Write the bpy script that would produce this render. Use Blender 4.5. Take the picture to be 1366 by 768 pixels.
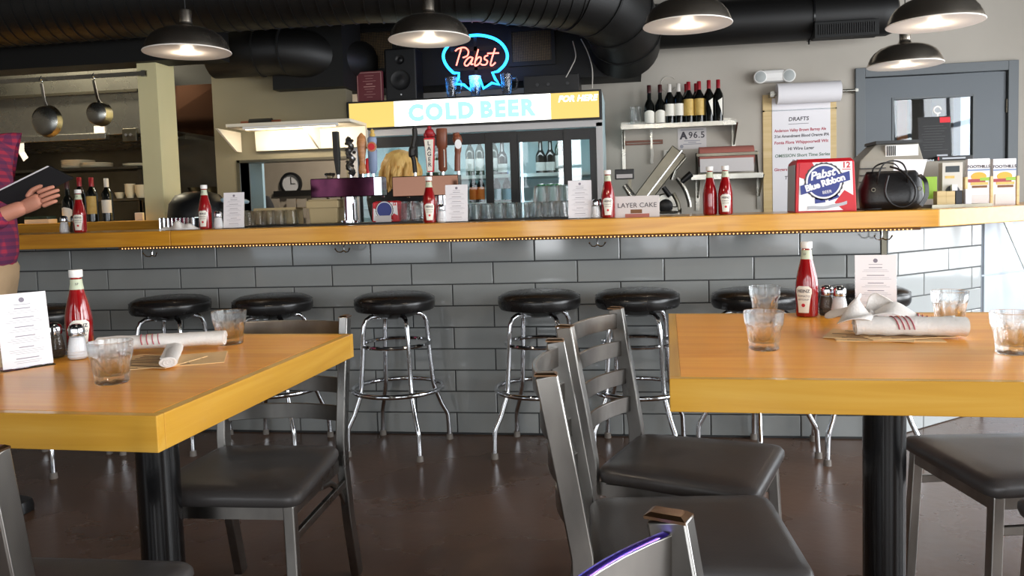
import bpy, bmesh, math, random
from mathutils import Vector, Matrix

random.seed(4)
scene = bpy.context.scene
for o in list(bpy.data.objects):
    bpy.data.objects.remove(o)
COL = scene.collection

# ------------------------------------------------------------------ camera
F_PX, CX, CY = 1083.2, 683.0, 348.9
CAM = Vector((2.9268, -3.8772, 1.1149))
YAW, PITCH, ROLL = -0.1491, -0.0675, -0.0306


def cam_axes():
    cy, sy, cp, sp = math.cos(YAW), math.sin(YAW), math.cos(PITCH), math.sin(PITCH)
    f = Vector((sy * cp, cy * cp, sp))
    r = Vector((cy, -sy, 0))
    u = r.cross(f)
    c, s = math.cos(ROLL), math.sin(ROLL)
    return c * r + s * u, -s * r + c * u, f


CR, CU, CF = cam_axes()
cd = bpy.data.cameras.new('camera')
cam = bpy.data.objects.new('camera', cd)
COL.objects.link(cam)
cam.matrix_world = Matrix(((CR.x, CU.x, -CF.x, CAM.x), (CR.y, CU.y, -CF.y, CAM.y),
                           (CR.z, CU.z, -CF.z, CAM.z), (0, 0, 0, 1)))
cd.sensor_fit = 'HORIZONTAL'
cd.sensor_width = 36.0
cd.lens = F_PX * 36.0 / 1366.0
cd.shift_y = -(384.0 - CY) / 1366.0
cd.clip_start = 0.02
scene.camera = cam

# ------------------------------------------------------------------ world, exposure
w = bpy.data.worlds.new('world')
scene.world = w
w.use_nodes = True
w.node_tree.nodes['Background'].inputs[0].default_value = (0.75, 0.87, 1.0, 1)
w.node_tree.nodes['Background'].inputs[1].default_value = 0.9
vs = scene.view_settings
vs.view_transform = 'Standard'
vs.look = 'None'
vs.gamma = 1.0
vs.use_curve_mapping = False
vs.exposure = 0.4


def area(name, loc, direction, sx, sy, power, color):
    l = bpy.data.lights.new(name, 'AREA')
    l.shape = 'RECTANGLE'
    l.size, l.size_y, l.energy, l.color = sx, sy, power, color
    o = bpy.data.objects.new(name, l)
    COL.objects.link(o)
    o.location = loc
    o.rotation_euler = Vector(direction).to_track_quat('-Z', 'Y').to_euler()
    return o


# daylight standing in the window openings of the street walls (built further down)
RIGHT_WIN = [(-4.3, -2.5), (-2.2, -0.4), (-0.1, 1.7)]
FRONT_WIN = [(-2.6, -0.9), (-0.6, 1.2), (1.62, 2.12), (2.7, 4.2), (4.5, 6.2)]
for k, (a, b) in enumerate(RIGHT_WIN):
    area('daylight_side', (6.78, (a + b) / 2, 1.5), (-1, 0, -0.05), b - a, 2.0, (120, 105, 60)[k], (0.94, 0.97, 1.0))
for k, (a, b) in enumerate(FRONT_WIN):
    area('daylight_front', ((a + b) / 2, -6.28, 1.35), (0, 1, 0), b - a, 1.8, (10, 17, 26, 34, 46)[k], (0.96, 0.98, 1.0))


# ------------------------------------------------------------------ helpers
def C(r, g, b):
    def f(c):
        c /= 255.0
        return c / 12.92 if c <= 0.04045 else ((c + 0.055) / 1.055) ** 2.4
    return (f(r), f(g), f(b), 1)


def P(px, py, Y):
    """point where the photo's pixel meets the plane y = Y"""
    d = CF + CR * ((px - CX) / F_PX) - CU * ((py - CY) / F_PX)
    t = (Y - CAM.y) / d.y
    return CAM + d * t


def PZ(px, py, Z):
    d = CF + CR * ((px - CX) / F_PX) - CU * ((py - CY) / F_PX)
    return CAM + d * ((Z - CAM.z) / d.z)


MATS = {}


def mat(name, col, rough=0.5, metal=0.0, emit=None, es=0.0, trans=0.0, ior=1.45, spec=0.5, coat=0.0,
        var=None, vscale=6.0, vstretch=(1, 1, 1), bump=0.0, bscale=40.0, rvar=0.0, detail=4.0, alpha=1.0):
    m = bpy.data.materials.new(name)
    m.use_nodes = True
    nt = m.node_tree
    b = nt.nodes['Principled BSDF']
    b.inputs['Base Color'].default_value = col
    b.inputs['Roughness'].default_value = rough
    b.inputs['Metallic'].default_value = metal
    b.inputs['IOR'].default_value = ior
    b.inputs['Specular IOR Level'].default_value = spec
    b.inputs['Transmission Weight'].default_value = trans
    b.inputs['Coat Weight'].default_value = coat
    b.inputs['Coat Roughness'].default_value = 0.08
    b.inputs['Alpha'].default_value = alpha
    if emit:
        b.inputs['Emission Color'].default_value = emit
        b.inputs['Emission Strength'].default_value = es
    if var or bump or rvar:
        tc = nt.nodes.new('ShaderNodeTexCoord')
        mp = nt.nodes.new('ShaderNodeMapping')
        mp.inputs['Scale'].default_value = vstretch
        nt.links.new(tc.outputs['Object'], mp.inputs[0])
    if var or rvar:
        n = nt.nodes.new('ShaderNodeTexNoise')
        n.inputs['Scale'].default_value = vscale
        n.inputs['Detail'].default_value = detail
        nt.links.new(mp.outputs[0], n.inputs['Vector'])
    if var:
        r = nt.nodes.new('ShaderNodeValToRGB')
        r.color_ramp.elements[0].position = 0.3
        r.color_ramp.elements[1].position = 0.7
        r.color_ramp.elements[0].color = col
        r.color_ramp.elements[1].color = var
        nt.links.new(n.outputs['Fac'], r.inputs[0])
        nt.links.new(r.outputs[0], b.inputs['Base Color'])
    if rvar:
        mr = nt.nodes.new('ShaderNodeMapRange')
        mr.inputs['To Min'].default_value = max(0.0, rough - rvar)
        mr.inputs['To Max'].default_value = rough + rvar
        nt.links.new(n.outputs['Fac'], mr.inputs[0])
        nt.links.new(mr.outputs[0], b.inputs['Roughness'])
    if bump:
        n2 = nt.nodes.new('ShaderNodeTexNoise')
        n2.inputs['Scale'].default_value = bscale
        nt.links.new(mp.outputs[0], n2.inputs['Vector'])
        bp = nt.nodes.new('ShaderNodeBump')
        bp.inputs['Strength'].default_value = bump
        bp.inputs['Distance'].default_value = 0.01
        nt.links.new(n2.outputs['Fac'], bp.inputs['Height'])
        nt.links.new(bp.outputs[0], b.inputs['Normal'])
    MATS[name] = m
    return m


def wood(name, c1, c2, c3, axis='X', rough=0.3, scale=1.0, coat=0.3):
    """grain: streaks stretched along one axis plus broad stave-to-stave drift"""
    m = mat(name, c1, rough, coat=coat, spec=0.32)
    nt = m.node_tree
    b = nt.nodes['Principled BSDF']
    tc = nt.nodes.new('ShaderNodeTexCoord')
    mp = nt.nodes.new('ShaderNodeMapping')
    s = {'X': (0.8, 14, 14), 'Y': (14, 0.8, 14)}[axis]
    mp.inputs['Scale'].default_value = [k * scale for k in s]
    nt.links.new(tc.outputs['Object'], mp.inputs[0])
    n = nt.nodes.new('ShaderNodeTexNoise')
    n.inputs['Scale'].default_value = 2.2
    n.inputs['Detail'].default_value = 6
    n.inputs['Distortion'].default_value = 0.8
    nt.links.new(mp.outputs[0], n.inputs['Vector'])
    r = nt.nodes.new('ShaderNodeValToRGB')
    e = r.color_ramp.elements
    e[0].position, e[0].color = 0.28, c1
    e[1].position, e[1].color = 0.72, c3
    k = e.new(0.5)
    k.color = c2
    nt.links.new(n.outputs['Fac'], r.inputs[0])
    nt.links.new(r.outputs[0], b.inputs['Base Color'])
    return m


def see_through(name, tint, gloss=0.08, rough=0.02):
    m = bpy.data.materials.new(name)
    m.use_nodes = True
    nt = m.node_tree
    nt.nodes.clear()
    out = nt.nodes.new('ShaderNodeOutputMaterial')
    mx = nt.nodes.new('ShaderNodeMixShader')
    t = nt.nodes.new('ShaderNodeBsdfTransparent')
    g = nt.nodes.new('ShaderNodeBsdfGlossy')
    t.inputs[0].default_value = tint
    g.inputs['Roughness'].default_value = rough
    mx.inputs[0].default_value = gloss
    nt.links.new(t.outputs[0], mx.inputs[1])
    nt.links.new(g.outputs[0], mx.inputs[2])
    nt.links.new(mx.outputs[0], out.inputs[0])
    MATS[name] = m
    return m


class MB:
    def __init__(self, M=None):
        self.v, self.f, self.M = [], [], M or Matrix()

    def _add(self, vs, fs, M=None):
        M = self.M @ (M or Matrix())
        o = len(self.v)
        self.v += [tuple(M @ Vector(p)) for p in vs]
        self.f += [[i + o for i in f] for f in fs]
        return self

    def box(self, x0, x1, y0, y1, z0, z1, M=None):
        vs = [(x, y, z) for z in (z0, z1) for y in (y0, y1) for x in (x0, x1)]
        return self._add(vs, [(0, 2, 3, 1), (4, 5, 7, 6), (0, 1, 5, 4), (2, 6, 7, 3), (0, 4, 6, 2), (1, 3, 7, 5)], M)

    def cbox(self, c, s, M=None):
        return self.box(c[0] - s[0] / 2, c[0] + s[0] / 2, c[1] - s[1] / 2, c[1] + s[1] / 2, c[2] - s[2] / 2, c[2] + s[2] / 2, M)

    def loft(self, loops, cap0=True, cap1=True, M=None):
        n = len(loops[0])
        vs = [p for l in loops for p in l]
        fs = []
        for k in range(len(loops) - 1):
            for i in range(n):
                j = (i + 1) % n
                fs.append((k * n + i, k * n + j, (k + 1) * n + j, (k + 1) * n + i))
        if cap0:
            fs.append(tuple(range(n - 1, -1, -1)))
        if cap1:
            fs.append(tuple((len(loops) - 1) * n + i for i in range(n)))
        return self._add(vs, fs, M)

    def prism(self, poly, z0, z1, M=None):
        a = 0
        for i in range(len(poly)):
            x0, y0 = poly[i]
            x1, y1 = poly[(i + 1) % len(poly)]
            a += x0 * y1 - x1 * y0
        if a < 0:
            poly = poly[::-1]
        return self.loft([[(x, y, z0) for x, y in poly], [(x, y, z1) for x, y in poly]], M=M)

    def lathe(self, prof, n=24, M=None, shape=None):
        """prof: (r, z) from bottom to top; shape(angle, r, z) -> r for facets"""
        loops = []
        for r, z in prof:
            l = []
            for i in range(n):
                a = 2 * math.pi * i / n
                q = shape(a, r, z) if shape else r
                l.append((q * math.cos(a), q * math.sin(a), z))
            loops.append(l)
        return self.loft(loops, prof[0][0] > 1e-5, prof[-1][0] > 1e-5, M)

    def cyl(self, p0, p1, r0, r1=None, n=12):
        p0, p1 = Vector(p0), Vector(p1)
        q = (p1 - p0).to_track_quat('Z', 'Y').to_matrix().to_4x4()
        return self.lathe([(r0, 0), (r1 if r1 is not None else r0, (p1 - p0).length)], n, Matrix.Translation(p0) @ q)

    def tube(self, pts, r, n=8, closed=False, sx=1.0, sy=1.0, up=None):
        pts = [Vector(p) for p in pts]
        m = len(pts)
        if isinstance(r, (list, tuple)) and len(r) != m:
            r = [r[min(len(r) - 1, int(i * len(r) / m))] for i in range(m)]
        tan = []
        for i in range(m):
            if closed:
                t = pts[(i + 1) % m] - pts[i - 1]
            else:
                t = pts[min(i + 1, m - 1)] - pts[max(i - 1, 0)]
            tan.append(t.normalized())
        nrm = Vector(up) if up else (Vector((0, 0, 1)) if abs(tan[0].z) < 0.9 else Vector((0, 1, 0)))
        loops = []
        for i in range(m):
            nrm = (nrm - tan[i] * nrm.dot(tan[i]))
            nrm = nrm.normalized() if nrm.length > 1e-6 else tan[i].orthogonal().normalized()
            bi = tan[i].cross(nrm)
            rr = r[i] if isinstance(r, (list, tuple)) else r
            loops.append([pts[i] + (bi * math.cos(a) * sx + nrm * math.sin(a) * sy) * rr
                          for a in [2 * math.pi * (k + (0.5 if n == 4 else 0)) / n for k in range(n)]])
        if closed:
            loops.append(loops[0])
            return self.loft(loops, False, False)
        return self.loft(loops)

    def bar(self, pts, w, h, up=None):
        """rectangular sweep: w across, h along 'up'"""
        k = math.sqrt(2)
        return self.tube(pts, 1.0, 4, False, w / 2 * k, h / 2 * k, up)

    def ball(self, c, r, n=12, M=None):
        if not isinstance(r, (tuple, list)):
            r = (r, r, r)
        T = Matrix.Translation(Vector(c)) @ Matrix.Diagonal((r[0], r[1], r[2], 1))
        h = max(4, n // 2)
        prof = [(max(0.0, math.sin(math.pi * i / h)), -math.cos(math.pi * i / h)) for i in range(h + 1)]
        prof[0] = (1e-6, -1)
        prof[-1] = (1e-6, 1)
        return self.lathe(prof, n, (M or Matrix()) @ T)

    def build(self, name, m, parent=None, smooth=40, bevel=0, seg=2, loc=None):
        me = bpy.data.meshes.new(name)
        me.from_pydata(self.v, [], self.f)
        me.update()
        bm = bmesh.new()
        bm.from_mesh(me)
        bmesh.ops.recalc_face_normals(bm, faces=bm.faces)
        bm.to_mesh(me)
        bm.free()
        if smooth:
            me.polygons.foreach_set('use_smooth', [True] * len(me.polygons))
            me.set_sharp_from_angle(angle=math.radians(smooth))
        return link(name, me, m, parent, bevel, seg, loc)


def link(name, me, m, parent=None, bevel=0, seg=2, loc=None):
    o = bpy.data.objects.new(name, me)
    COL.objects.link(o)
    if m:
        me.materials.clear()
        me.materials.append(MATS[m] if isinstance(m, str) else m)
    if parent:
        o.parent = parent
    if loc:
        o.location = loc
    if bevel:
        b = o.modifiers.new('bevel', 'BEVEL')
        b.width, b.segments, b.limit_method = bevel, seg, 'ANGLE'
        b.harden_normals = False
    return o


def tag(o, label, cat, group=None):
    o['label'], o['category'] = label, cat
    if group:
        o['group'] = group
    return o


def thing(name, label, cat, loc=(0, 0, 0), rz=0.0, group=None):
    o = bpy.data.objects.new(name, None)
    COL.objects.link(o)
    o.empty_display_size = 0.05
    o.location = loc
    o.rotation_euler = (0, 0, rz)
    return tag(o, label, cat, group)


def struct(o):
    o['kind'] = 'structure'
    return o


def copy_tree(o, parent=None):
    c = o.copy()
    COL.objects.link(c)
    c.parent = parent
    for ch in list(o.children):
        copy_tree(ch, c)
    return c


def again(o, loc, rz, label=None):
    c = copy_tree(o)
    c.location = loc
    c.rotation_euler = (0, 0, rz)
    if label:
        c['label'] = label
    return c


def text_mesh(s, size, extrude=0.0004, offset=0.0, shear=0.0, align='CENTER', spacing=1.0, res=3):
    cu = bpy.data.curves.new('txt', 'FONT')
    cu.body = s
    cu.size = size
    cu.extrude = extrude
    cu.offset = offset
    cu.shear = shear
    cu.align_x = align
    cu.align_y = 'CENTER'
    cu.space_character = spacing
    cu.resolution_u = res
    t = bpy.data.objects.new('txt', cu)
    COL.objects.link(t)
    bpy.context.view_layer.update()
    me = bpy.data.meshes.new_from_object(t.evaluated_get(bpy.context.evaluated_depsgraph_get()))
    bpy.data.objects.remove(t)
    bpy.data.curves.remove(cu)
    return me


def text(name, s, size, m, parent, M, **k):
    """flat lettering; M takes text space (x right, y up, z out) to the parent's space"""
    me = text_mesh(s, size, **k)
    me.transform(M)
    return link(name, me, m, parent)


def face_y(x, y, z, rot=0.0):
    """text frame standing upright and facing -y"""
    return Matrix.Translation((x, y, z)) @ Matrix.Rotation(math.pi / 2, 4, 'X') @ Matrix.Rotation(rot, 4, 'Z')


def wrap_text(name, s, size, m, parent, r, z, ang, **k):
    """lettering bent round a vertical cylinder, readable from outside, centred at angle ang"""
    me = text_mesh(s, size, **k)
    for v in me.vertices:
        a = ang + v.co.x / r
        rr = r + v.co.z
        v.co = Vector((rr * math.cos(a), rr * math.sin(a), z + v.co.y))
    return link(name, me, m, parent)


def arc(c, r, a0, a1, n, plane='XZ'):
    out = []
    for i in range(n + 1):
        a = math.radians(a0 + (a1 - a0) * i / n)
        u, v = r * math.cos(a), r * math.sin(a)
        out.append({'XZ': (c[0] + u, c[1], c[2] + v), 'XY': (c[0] + u, c[1] + v, c[2]), 'YZ': (c[0], c[1] + u, c[2] + v)}[plane])
    return out


# ------------------------------------------------------------------ materials
mat('floor', C(72, 52, 40), 0.27, spec=0.4, var=C(96, 72, 57), vscale=1.6, detail=8, rvar=0.1, bump=0.06, bscale=25)
mat('ceiling', C(10, 10, 9), 0.8)
mat('black_paint', C(9, 9, 8), 0.65, bump=0.05, bscale=30)
mat('duct_black', C(15, 14, 13), 0.5, bump=0.03, bscale=60)
mat('beige_wall', C(174, 167, 156), 0.75, var=C(182, 175, 164), vscale=2.0, bump=0.05, bscale=18)
mat('cream_wall', C(222, 212, 164), 0.6, var=C(228, 218, 172), vscale=2.0)
mat('cream_wall_shaded', C(116, 109, 88), 0.6, var=C(122, 115, 94), vscale=2.0)  # same cream paint, with the shade around the pass put into its colour
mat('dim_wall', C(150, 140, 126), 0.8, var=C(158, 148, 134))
mat('tile', C(134, 137, 136), 0.09, var=C(140, 143, 142), vscale=3.0, coat=0.3)
mat('grout', C(44, 46, 47), 0.8, bump=0.1, bscale=90)
mat('grout_light', C(78, 80, 80), 0.8, bump=0.1, bscale=90)
mat('white_panel', C(178, 188, 198), 0.35)
mat('tile_pale', C(164, 168, 168), 0.09, var=C(170, 174, 174), vscale=3.0, coat=0.3)
wood('bar_wood', C(188, 124, 34), C(208, 146, 44), C(222, 164, 60), 'X', 0.28)
wood('table_wood', C(224, 140, 40), C(236, 158, 50), C(242, 176, 68), 'X', 0.28, coat=0.0)
wood('edge_wood', C(190, 136, 40), C(204, 152, 54), C(214, 168, 76), 'X', 0.3, 0.7)
wood('edge_wood_y', C(190, 136, 40), C(204, 152, 54), C(214, 168, 76), 'Y', 0.3, 0.7)
wood('pale_wood', C(196, 168, 118), C(208, 182, 132), C(216, 192, 146), 'X', 0.5, coat=0)
wood('tap_wood', C(150, 98, 56), C(176, 122, 76), C(190, 138, 92), 'X', 0.4, 3)
mat('chrome', C(214, 216, 220), 0.08, 1.0)
mat('steel', C(176, 174, 166), 0.28, 1.0, var=C(150, 148, 140), vscale=5, rvar=0.08)
mat('steel_dark', C(110, 106, 94), 0.34, 1.0, var=C(86, 82, 72), vscale=3, rvar=0.1)
mat('gunmetal', C(118, 116, 113), 0.3, 1.0, var=C(176, 172, 166), vscale=7, rvar=0.08, vstretch=(1, 1, 0.4))
mat('heat_tint', C(130, 96, 70), 0.3, 1.0, var=C(150, 120, 92), vscale=30)
mat('blue_tint', C(96, 76, 255), 0.2, 0.9, var=C(150, 110, 120), vscale=7)
mat('nickel', C(228, 216, 200), 0.25, 1.0, rvar=0.06, vscale=9)
mat('shade_white', C(248, 242, 236), 0.5)
mat('bulb', C(255, 240, 220), 0.3, emit=C(255, 222, 180), es=24)
mat('vinyl', C(26, 25, 25), 0.27, rvar=0.04, vscale=8)
mat('vinyl_seat', C(70, 67, 66), 0.36, bump=0.05, bscale=300, rvar=0.06, vscale=9)
mat('rubber', C(122, 116, 110), 0.7)
mat('black_metal', C(14, 14, 15), 0.22, coat=0.2)
mat('black_plastic', C(20, 20, 21), 0.4)
mat('dark_grey', C(60, 60, 61), 0.5)
mat('white_plastic', C(236, 234, 230), 0.4)
mat('paper', C(232, 229, 232), 0.7)
mat('paper_grey', C(206, 200, 198), 0.7)
mat('ink', C(70, 66, 72), 0.7)
mat('label_cool', C(168, 172, 170), 0.6)
mat('ink_soft', C(150, 148, 156), 0.7)
mat('ink_menu', C(128, 122, 134), 0.7)
mat('ink_red', C(176, 58, 78), 0.7)
mat('ink_green', C(104, 128, 112), 0.7)
mat('ketchup', C(128, 8, 14), 0.08, var=C(144, 14, 18), vscale=20, coat=0.6)
mat('red_picture', C(150, 50, 60), 0.5)
mat('salt', C(242, 242, 244), 0.8)
mat('pepper', C(110, 98, 82), 0.8, var=C(70, 60, 50), vscale=300)
mat('label_white', C(232, 228, 216), 0.55)
mat('label_green', C(190, 198, 172), 0.55)
mat('label_gold', C(214, 182, 104), 0.5, var=C(196, 160, 80), vscale=30)
mat('red_print', C(196, 24, 38), 0.4)
mat('blue_print', C(38, 52, 128), 0.4)
mat('white_print', C(236, 236, 238), 0.4)
mat('silver_print', C(176, 180, 188), 0.4)
mat('orange_print', C(232, 160, 50), 0.5)
mat('green_print', C(140, 178, 50), 0.5)
mat('acrylic', C(245, 250, 252), 0.03, trans=1.0, ior=1.3)
mat('glass', C(252, 253, 253), 0.0, trans=1.0, ior=1.45)
mat('bottle_dark', C(12, 14, 12), 0.06, coat=0.4)
mat('bottle_green', C(30, 46, 38), 0.08, coat=0.3)
mat('capsule_red', C(150, 30, 40), 0.35)
mat('capsule_dark', C(66, 30, 30), 0.35)
mat('capsule_white', C(214, 208, 200), 0.4)
mat('napkin', C(228, 222, 216), 0.9, bump=0.2, bscale=160)
mat('napkin_stripe', C(176, 92, 100), 0.9)
mat('kraft', C(236, 200, 148), 0.8, var=C(226, 186, 132), vscale=12)
mat('kraft_print', C(120, 84, 56), 0.8)
mat('cardboard', C(176, 158, 120), 0.85)
mat('skin', C(188, 128, 106), 0.5)
mat('khaki', C(176, 150, 118), 0.85, var=C(164, 138, 106), vscale=9)
mat('dark_cloth', C(22, 21, 24), 0.85)
mat('hair_blond', C(240, 204, 128), 0.5, var=C(196, 146, 74), vscale=18, vstretch=(1, 1, 0.25), bump=0.5, bscale=60)
mat('hair_brown', C(60, 42, 30), 0.6)
mat('leather', C(20, 19, 20), 0.38, bump=0.08, bscale=120)
mat('door_grey', C(92, 98, 103), 0.45, var=C(98, 104, 109), vscale=1.2)
mat('frame_grey', C(98, 103, 106), 0.45)
mat('fridge_grey', C(190, 188, 188), 0.35)
mat('fridge_inside', C(206, 228, 232), 0.4)
mat('led', C(240, 250, 255), 0.4, emit=C(214, 240, 255), es=4)
mat('sign_gold', C(60, 46, 18), 0.4, emit=C(244, 206, 112), es=.9)
mat('sign_white', C(255, 255, 252), 0.4, emit=C(255, 254, 246), es=1.6)
mat('sign_teal', C(120, 220, 215), 0.4, emit=C(176, 232, 228), es=0.72)
mat('neon_blue', C(40, 150, 255), 0.3, emit=C(30, 150, 255), es=5.0)
mat('neon_red', C(255, 120, 110), 0.3, emit=C(255, 118, 100), es=2.8)
mat('rope_bulb', C(255, 200, 130), 0.4, emit=C(255, 186, 110), es=1.3)
mat('rope_tube', C(120, 84, 56), 0.4)
mat('mesh_brown', C(150, 124, 86), 0.8, var=C(120, 98, 66), vscale=120)
mat('maroon', C(104, 44, 50), 0.55)
mat('maroon_print', C(178, 136, 130), 0.6)
mat('pink_paper', C(172, 104, 92), 0.7)
mat('teal_can', C(60, 170, 100), 0.3, 0.3)
mat('purple_reflection_tint', C(84, 42, 60), 0.08, 1.0, var=C(40, 20, 32), vscale=9)  # mirrored steel of the tap tower, its purple reflection put into the colour
mat('mirror_copper_tint', C(104, 74, 60), 0.12, 1.0)  # brown steel; on the tap tower a reflection put into the colour
mat('orange', C(214, 120, 40), 0.6)
mat('cap_blue', C(60, 92, 150), 0.4)
mat('tap_blue', C(120, 136, 166), 0.4)
mat('tap_brown', C(112, 60, 38), 0.4)
mat('tap_black', C(24, 22, 20), 0.5)
mat('tap_silver', C(120, 120, 118), 0.3, 0.8, var=C(40, 40, 40), vscale=60)
mat('plate', C(222, 212, 184), 0.4)
mat('kitchen_lamp', C(255, 240, 210), 0.4, emit=C(255, 232, 180), es=6)
mat('awning_white', C(236, 226, 206), 0.6)
mat('clock_face', C(200, 200, 202), 0.5)
mat('blue_bag', C(170, 200, 216), 0.4)
mat('register_grey', C(150, 145, 134), 0.5)
mat('beige_plastic', C(196, 190, 180), 0.5)
mat('screen', C(60, 66, 70), 0.2)


def thin_glass(name):
    """clear tumbler glass: mostly straight-through, Fresnel sheen, a share of true refraction"""
    m = bpy.data.materials.new(name)
    m.use_nodes = True
    nt = m.node_tree
    nt.nodes.clear()
    out = nt.nodes.new('ShaderNodeOutputMaterial')
    a = nt.nodes.new('ShaderNodeMixShader')
    t, r = nt.nodes.new('ShaderNodeBsdfTransparent'), nt.nodes.new('ShaderNodeBsdfGlass')
    t.inputs[0].default_value = (.97, .98, .98, 1)
    r.inputs['Roughness'].default_value = 0.0
    r.inputs['IOR'].default_value = 1.5
    a.inputs[0].default_value = .6
    nt.links.new(t.outputs[0], a.inputs[1])
    nt.links.new(r.outputs[0], a.inputs[2])
    nt.links.new(a.outputs[0], out.inputs[0])
    MATS[name] = m


thin_glass('thin_glass')
see_through('pane', (0.97, 0.99, 0.98, 1), 0.05)
see_through('pane_window', (0.95, 0.98, 1.0, 1), 0.03)


def plaid():
    m = mat('plaid', C(158, 34, 60), 0.85)
    nt = m.node_tree
    b = nt.nodes['Principled BSDF']
    tc = nt.nodes.new('ShaderNodeTexCoord')
    last = None
    for ax, sc in (('X', 11.0), ('Z', 11.0)):
        wv = nt.nodes.new('ShaderNodeTexWave')
        wv.bands_direction = ax
        wv.inputs['Scale'].default_value = sc
        nt.links.new(tc.outputs['Object'], wv.inputs['Vector'])
        r = nt.nodes.new('ShaderNodeValToRGB')
        r.color_ramp.elements[0].position, r.color_ramp.elements[0].color = 0.45, (0, 0, 0, 1)
        r.color_ramp.elements[1].position, r.color_ramp.elements[1].color = 0.6, (1, 1, 1, 1)
        nt.links.new(wv.outputs['Fac'], r.inputs[0])
        mx = nt.nodes.new('ShaderNodeMix')
        mx.data_type = 'RGBA'
        mx.inputs[0].default_value = 0.5
        mx.inputs[6].default_value = C(158, 40, 66)
        mx.inputs[7].default_value = C(62, 36, 74)
        ml = nt.nodes.new('ShaderNodeMath')
        ml.operation = 'MULTIPLY'
        ml.inputs[1].default_value = 0.62
        nt.links.new(r.outputs[0], ml.inputs[0])
        nt.links.new(ml.outputs[0], mx.inputs[0])
        if last:
            nt.links.new(last.outputs[2], mx.inputs[6])
        last = mx
    nt.links.new(last.outputs[2], b.inputs['Base Color'])


plaid()

# ================================================================== THE SETTING
WALL_Y = 2.7
XL, XR, YF, ZC = -3.6, 6.7, -6.2, 3.1
struct(MB().box(XL - .2, XR + .3, YF - .3, 4.9, -.1, 0).build('floor', 'floor', smooth=0))
struct(MB().box(XL - .2, XR + .3, YF - .3, 4.9, ZC, ZC + .1).build('ceiling', 'ceiling', smooth=0))
struct(MB().box(XL - .1, XL, YF, 4.8, 0, ZC).build('wall_left', 'dim_wall', smooth=0))

# street walls with window openings
wr = MB()
ys = [YF] + [v for ab in RIGHT_WIN for v in ab] + [WALL_Y + .1]
for i in range(0, len(ys), 2):
    wr.box(XR, XR + .15, ys[i], ys[i + 1], 0, ZC)
for a, b in RIGHT_WIN:
    wr.box(XR, XR + .15, a, b, 0, .45).box(XR, XR + .15, a, b, 2.55, ZC)
struct(wr.build('wall_right', 'beige_wall', smooth=0))
wf = MB()
xs = [XL] + [v for ab in FRONT_WIN for v in ab] + [XR]
for i in range(0, len(xs), 2):
    wf.box(xs[i], xs[i + 1], YF - .15, YF, 0, ZC)
for a, b in FRONT_WIN:
    wf.box(a, b, YF - .15, YF, 0, .45).box(a, b, YF - .15, YF, 2.3, ZC)
struct(wf.build('wall_front', 'beige_wall', smooth=0))
n = 0
for a, b in RIGHT_WIN:
    n += 1
    wn = MB()
    for y in (a, (a + b) / 2 - .025, b - .05):
        wn.box(XR + .02, XR + .07, y, y + .05, .45, 2.55)
    wn.box(XR + .02, XR + .07, a, b, .45, .5).box(XR + .02, XR + .07, a, b, 2.5, 2.55).box(XR + .02, XR + .07, a, b, 1.9, 1.95)
    struct(wn.build('window_%d' % n, 'dark_grey', smooth=0))
for a, b in FRONT_WIN:
    n += 1
    wn = MB()
    for x in (a, b - .05):
        wn.box(x, x + .05, YF - .07, YF - .02, .45, 2.3)
    wn.box(a, b, YF - .07, YF - .02, .45, .5).box(a, b, YF - .07, YF - .02, 2.25, 2.3).box(a, b, YF - .07, YF - .02, 1.75, 1.8)
    struct(wn.build('window_%d' % n, 'dark_grey', smooth=0))

# back wall with the door opening
DX0, DX1 = P(1140, 92, WALL_Y).x, P(1357, 81, WALL_Y).x
DZ = 2.08
FR0, FR1 = P(466, 150, 1.95).x, P(803, 150, 1.95).x
wb = MB()
wb.box(FR0 - .02, DX0, WALL_Y, WALL_Y + .12, 0, ZC).box(DX1, XR, WALL_Y, WALL_Y + .12, 0, ZC).box(DX0, DX1, WALL_Y, WALL_Y + .12, DZ, ZC)
struct(wb.build('wall_back', 'beige_wall', smooth=0))

# ------------------------------------------------------------------ the bar
TX, TZ = .409, .10633
BAR_Z0, BAR_Z1, BAR_Y = .978, 1.05, -.28
A0 = Vector((4.059, 0, 0))
RD = Vector((.763, .646, 0)).normalized()
RN = Vector((RD.y, -RD.x, 0))
bw = struct(MB().box(-1.2, 4.05, .003, .14, 0, BAR_Z0).build('wall_bar', 'grout', smooth=0))
tile_cache = {}


def tile_mesh(w_, h_, m):
    k = (round(w_, 4), round(h_, 4), m)
    if k not in tile_cache:
        g, e = .0025, .003
        x0, x1, z0, z1 = g, w_ - g, g, h_ - g
        q = MB().loft([[(x0, .004, z0), (x1, .004, z0), (x1, .004, z1), (x0, .004, z1)],
                       [(x0, -.001, z0), (x1, -.001, z0), (x1, -.001, z1), (x0, -.001, z1)],
                       [(x0 + e, -.003, z0 + e), (x1 - e, -.003, z0 + e), (x1 - e, -.003, z1 - e), (x0 + e, -.003, z1 - e)]])
        me = bpy.data.meshes.new('tile')
        me.from_pydata(q.v, [], q.f)
        bm = bmesh.new()
        bm.from_mesh(me)
        bmesh.ops.recalc_face_normals(bm, faces=bm.faces)
        bm.to_mesh(me)
        bm.free()
        me.materials.append(MATS[m])
        tile_cache[k] = me
    return tile_cache[k]


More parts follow.
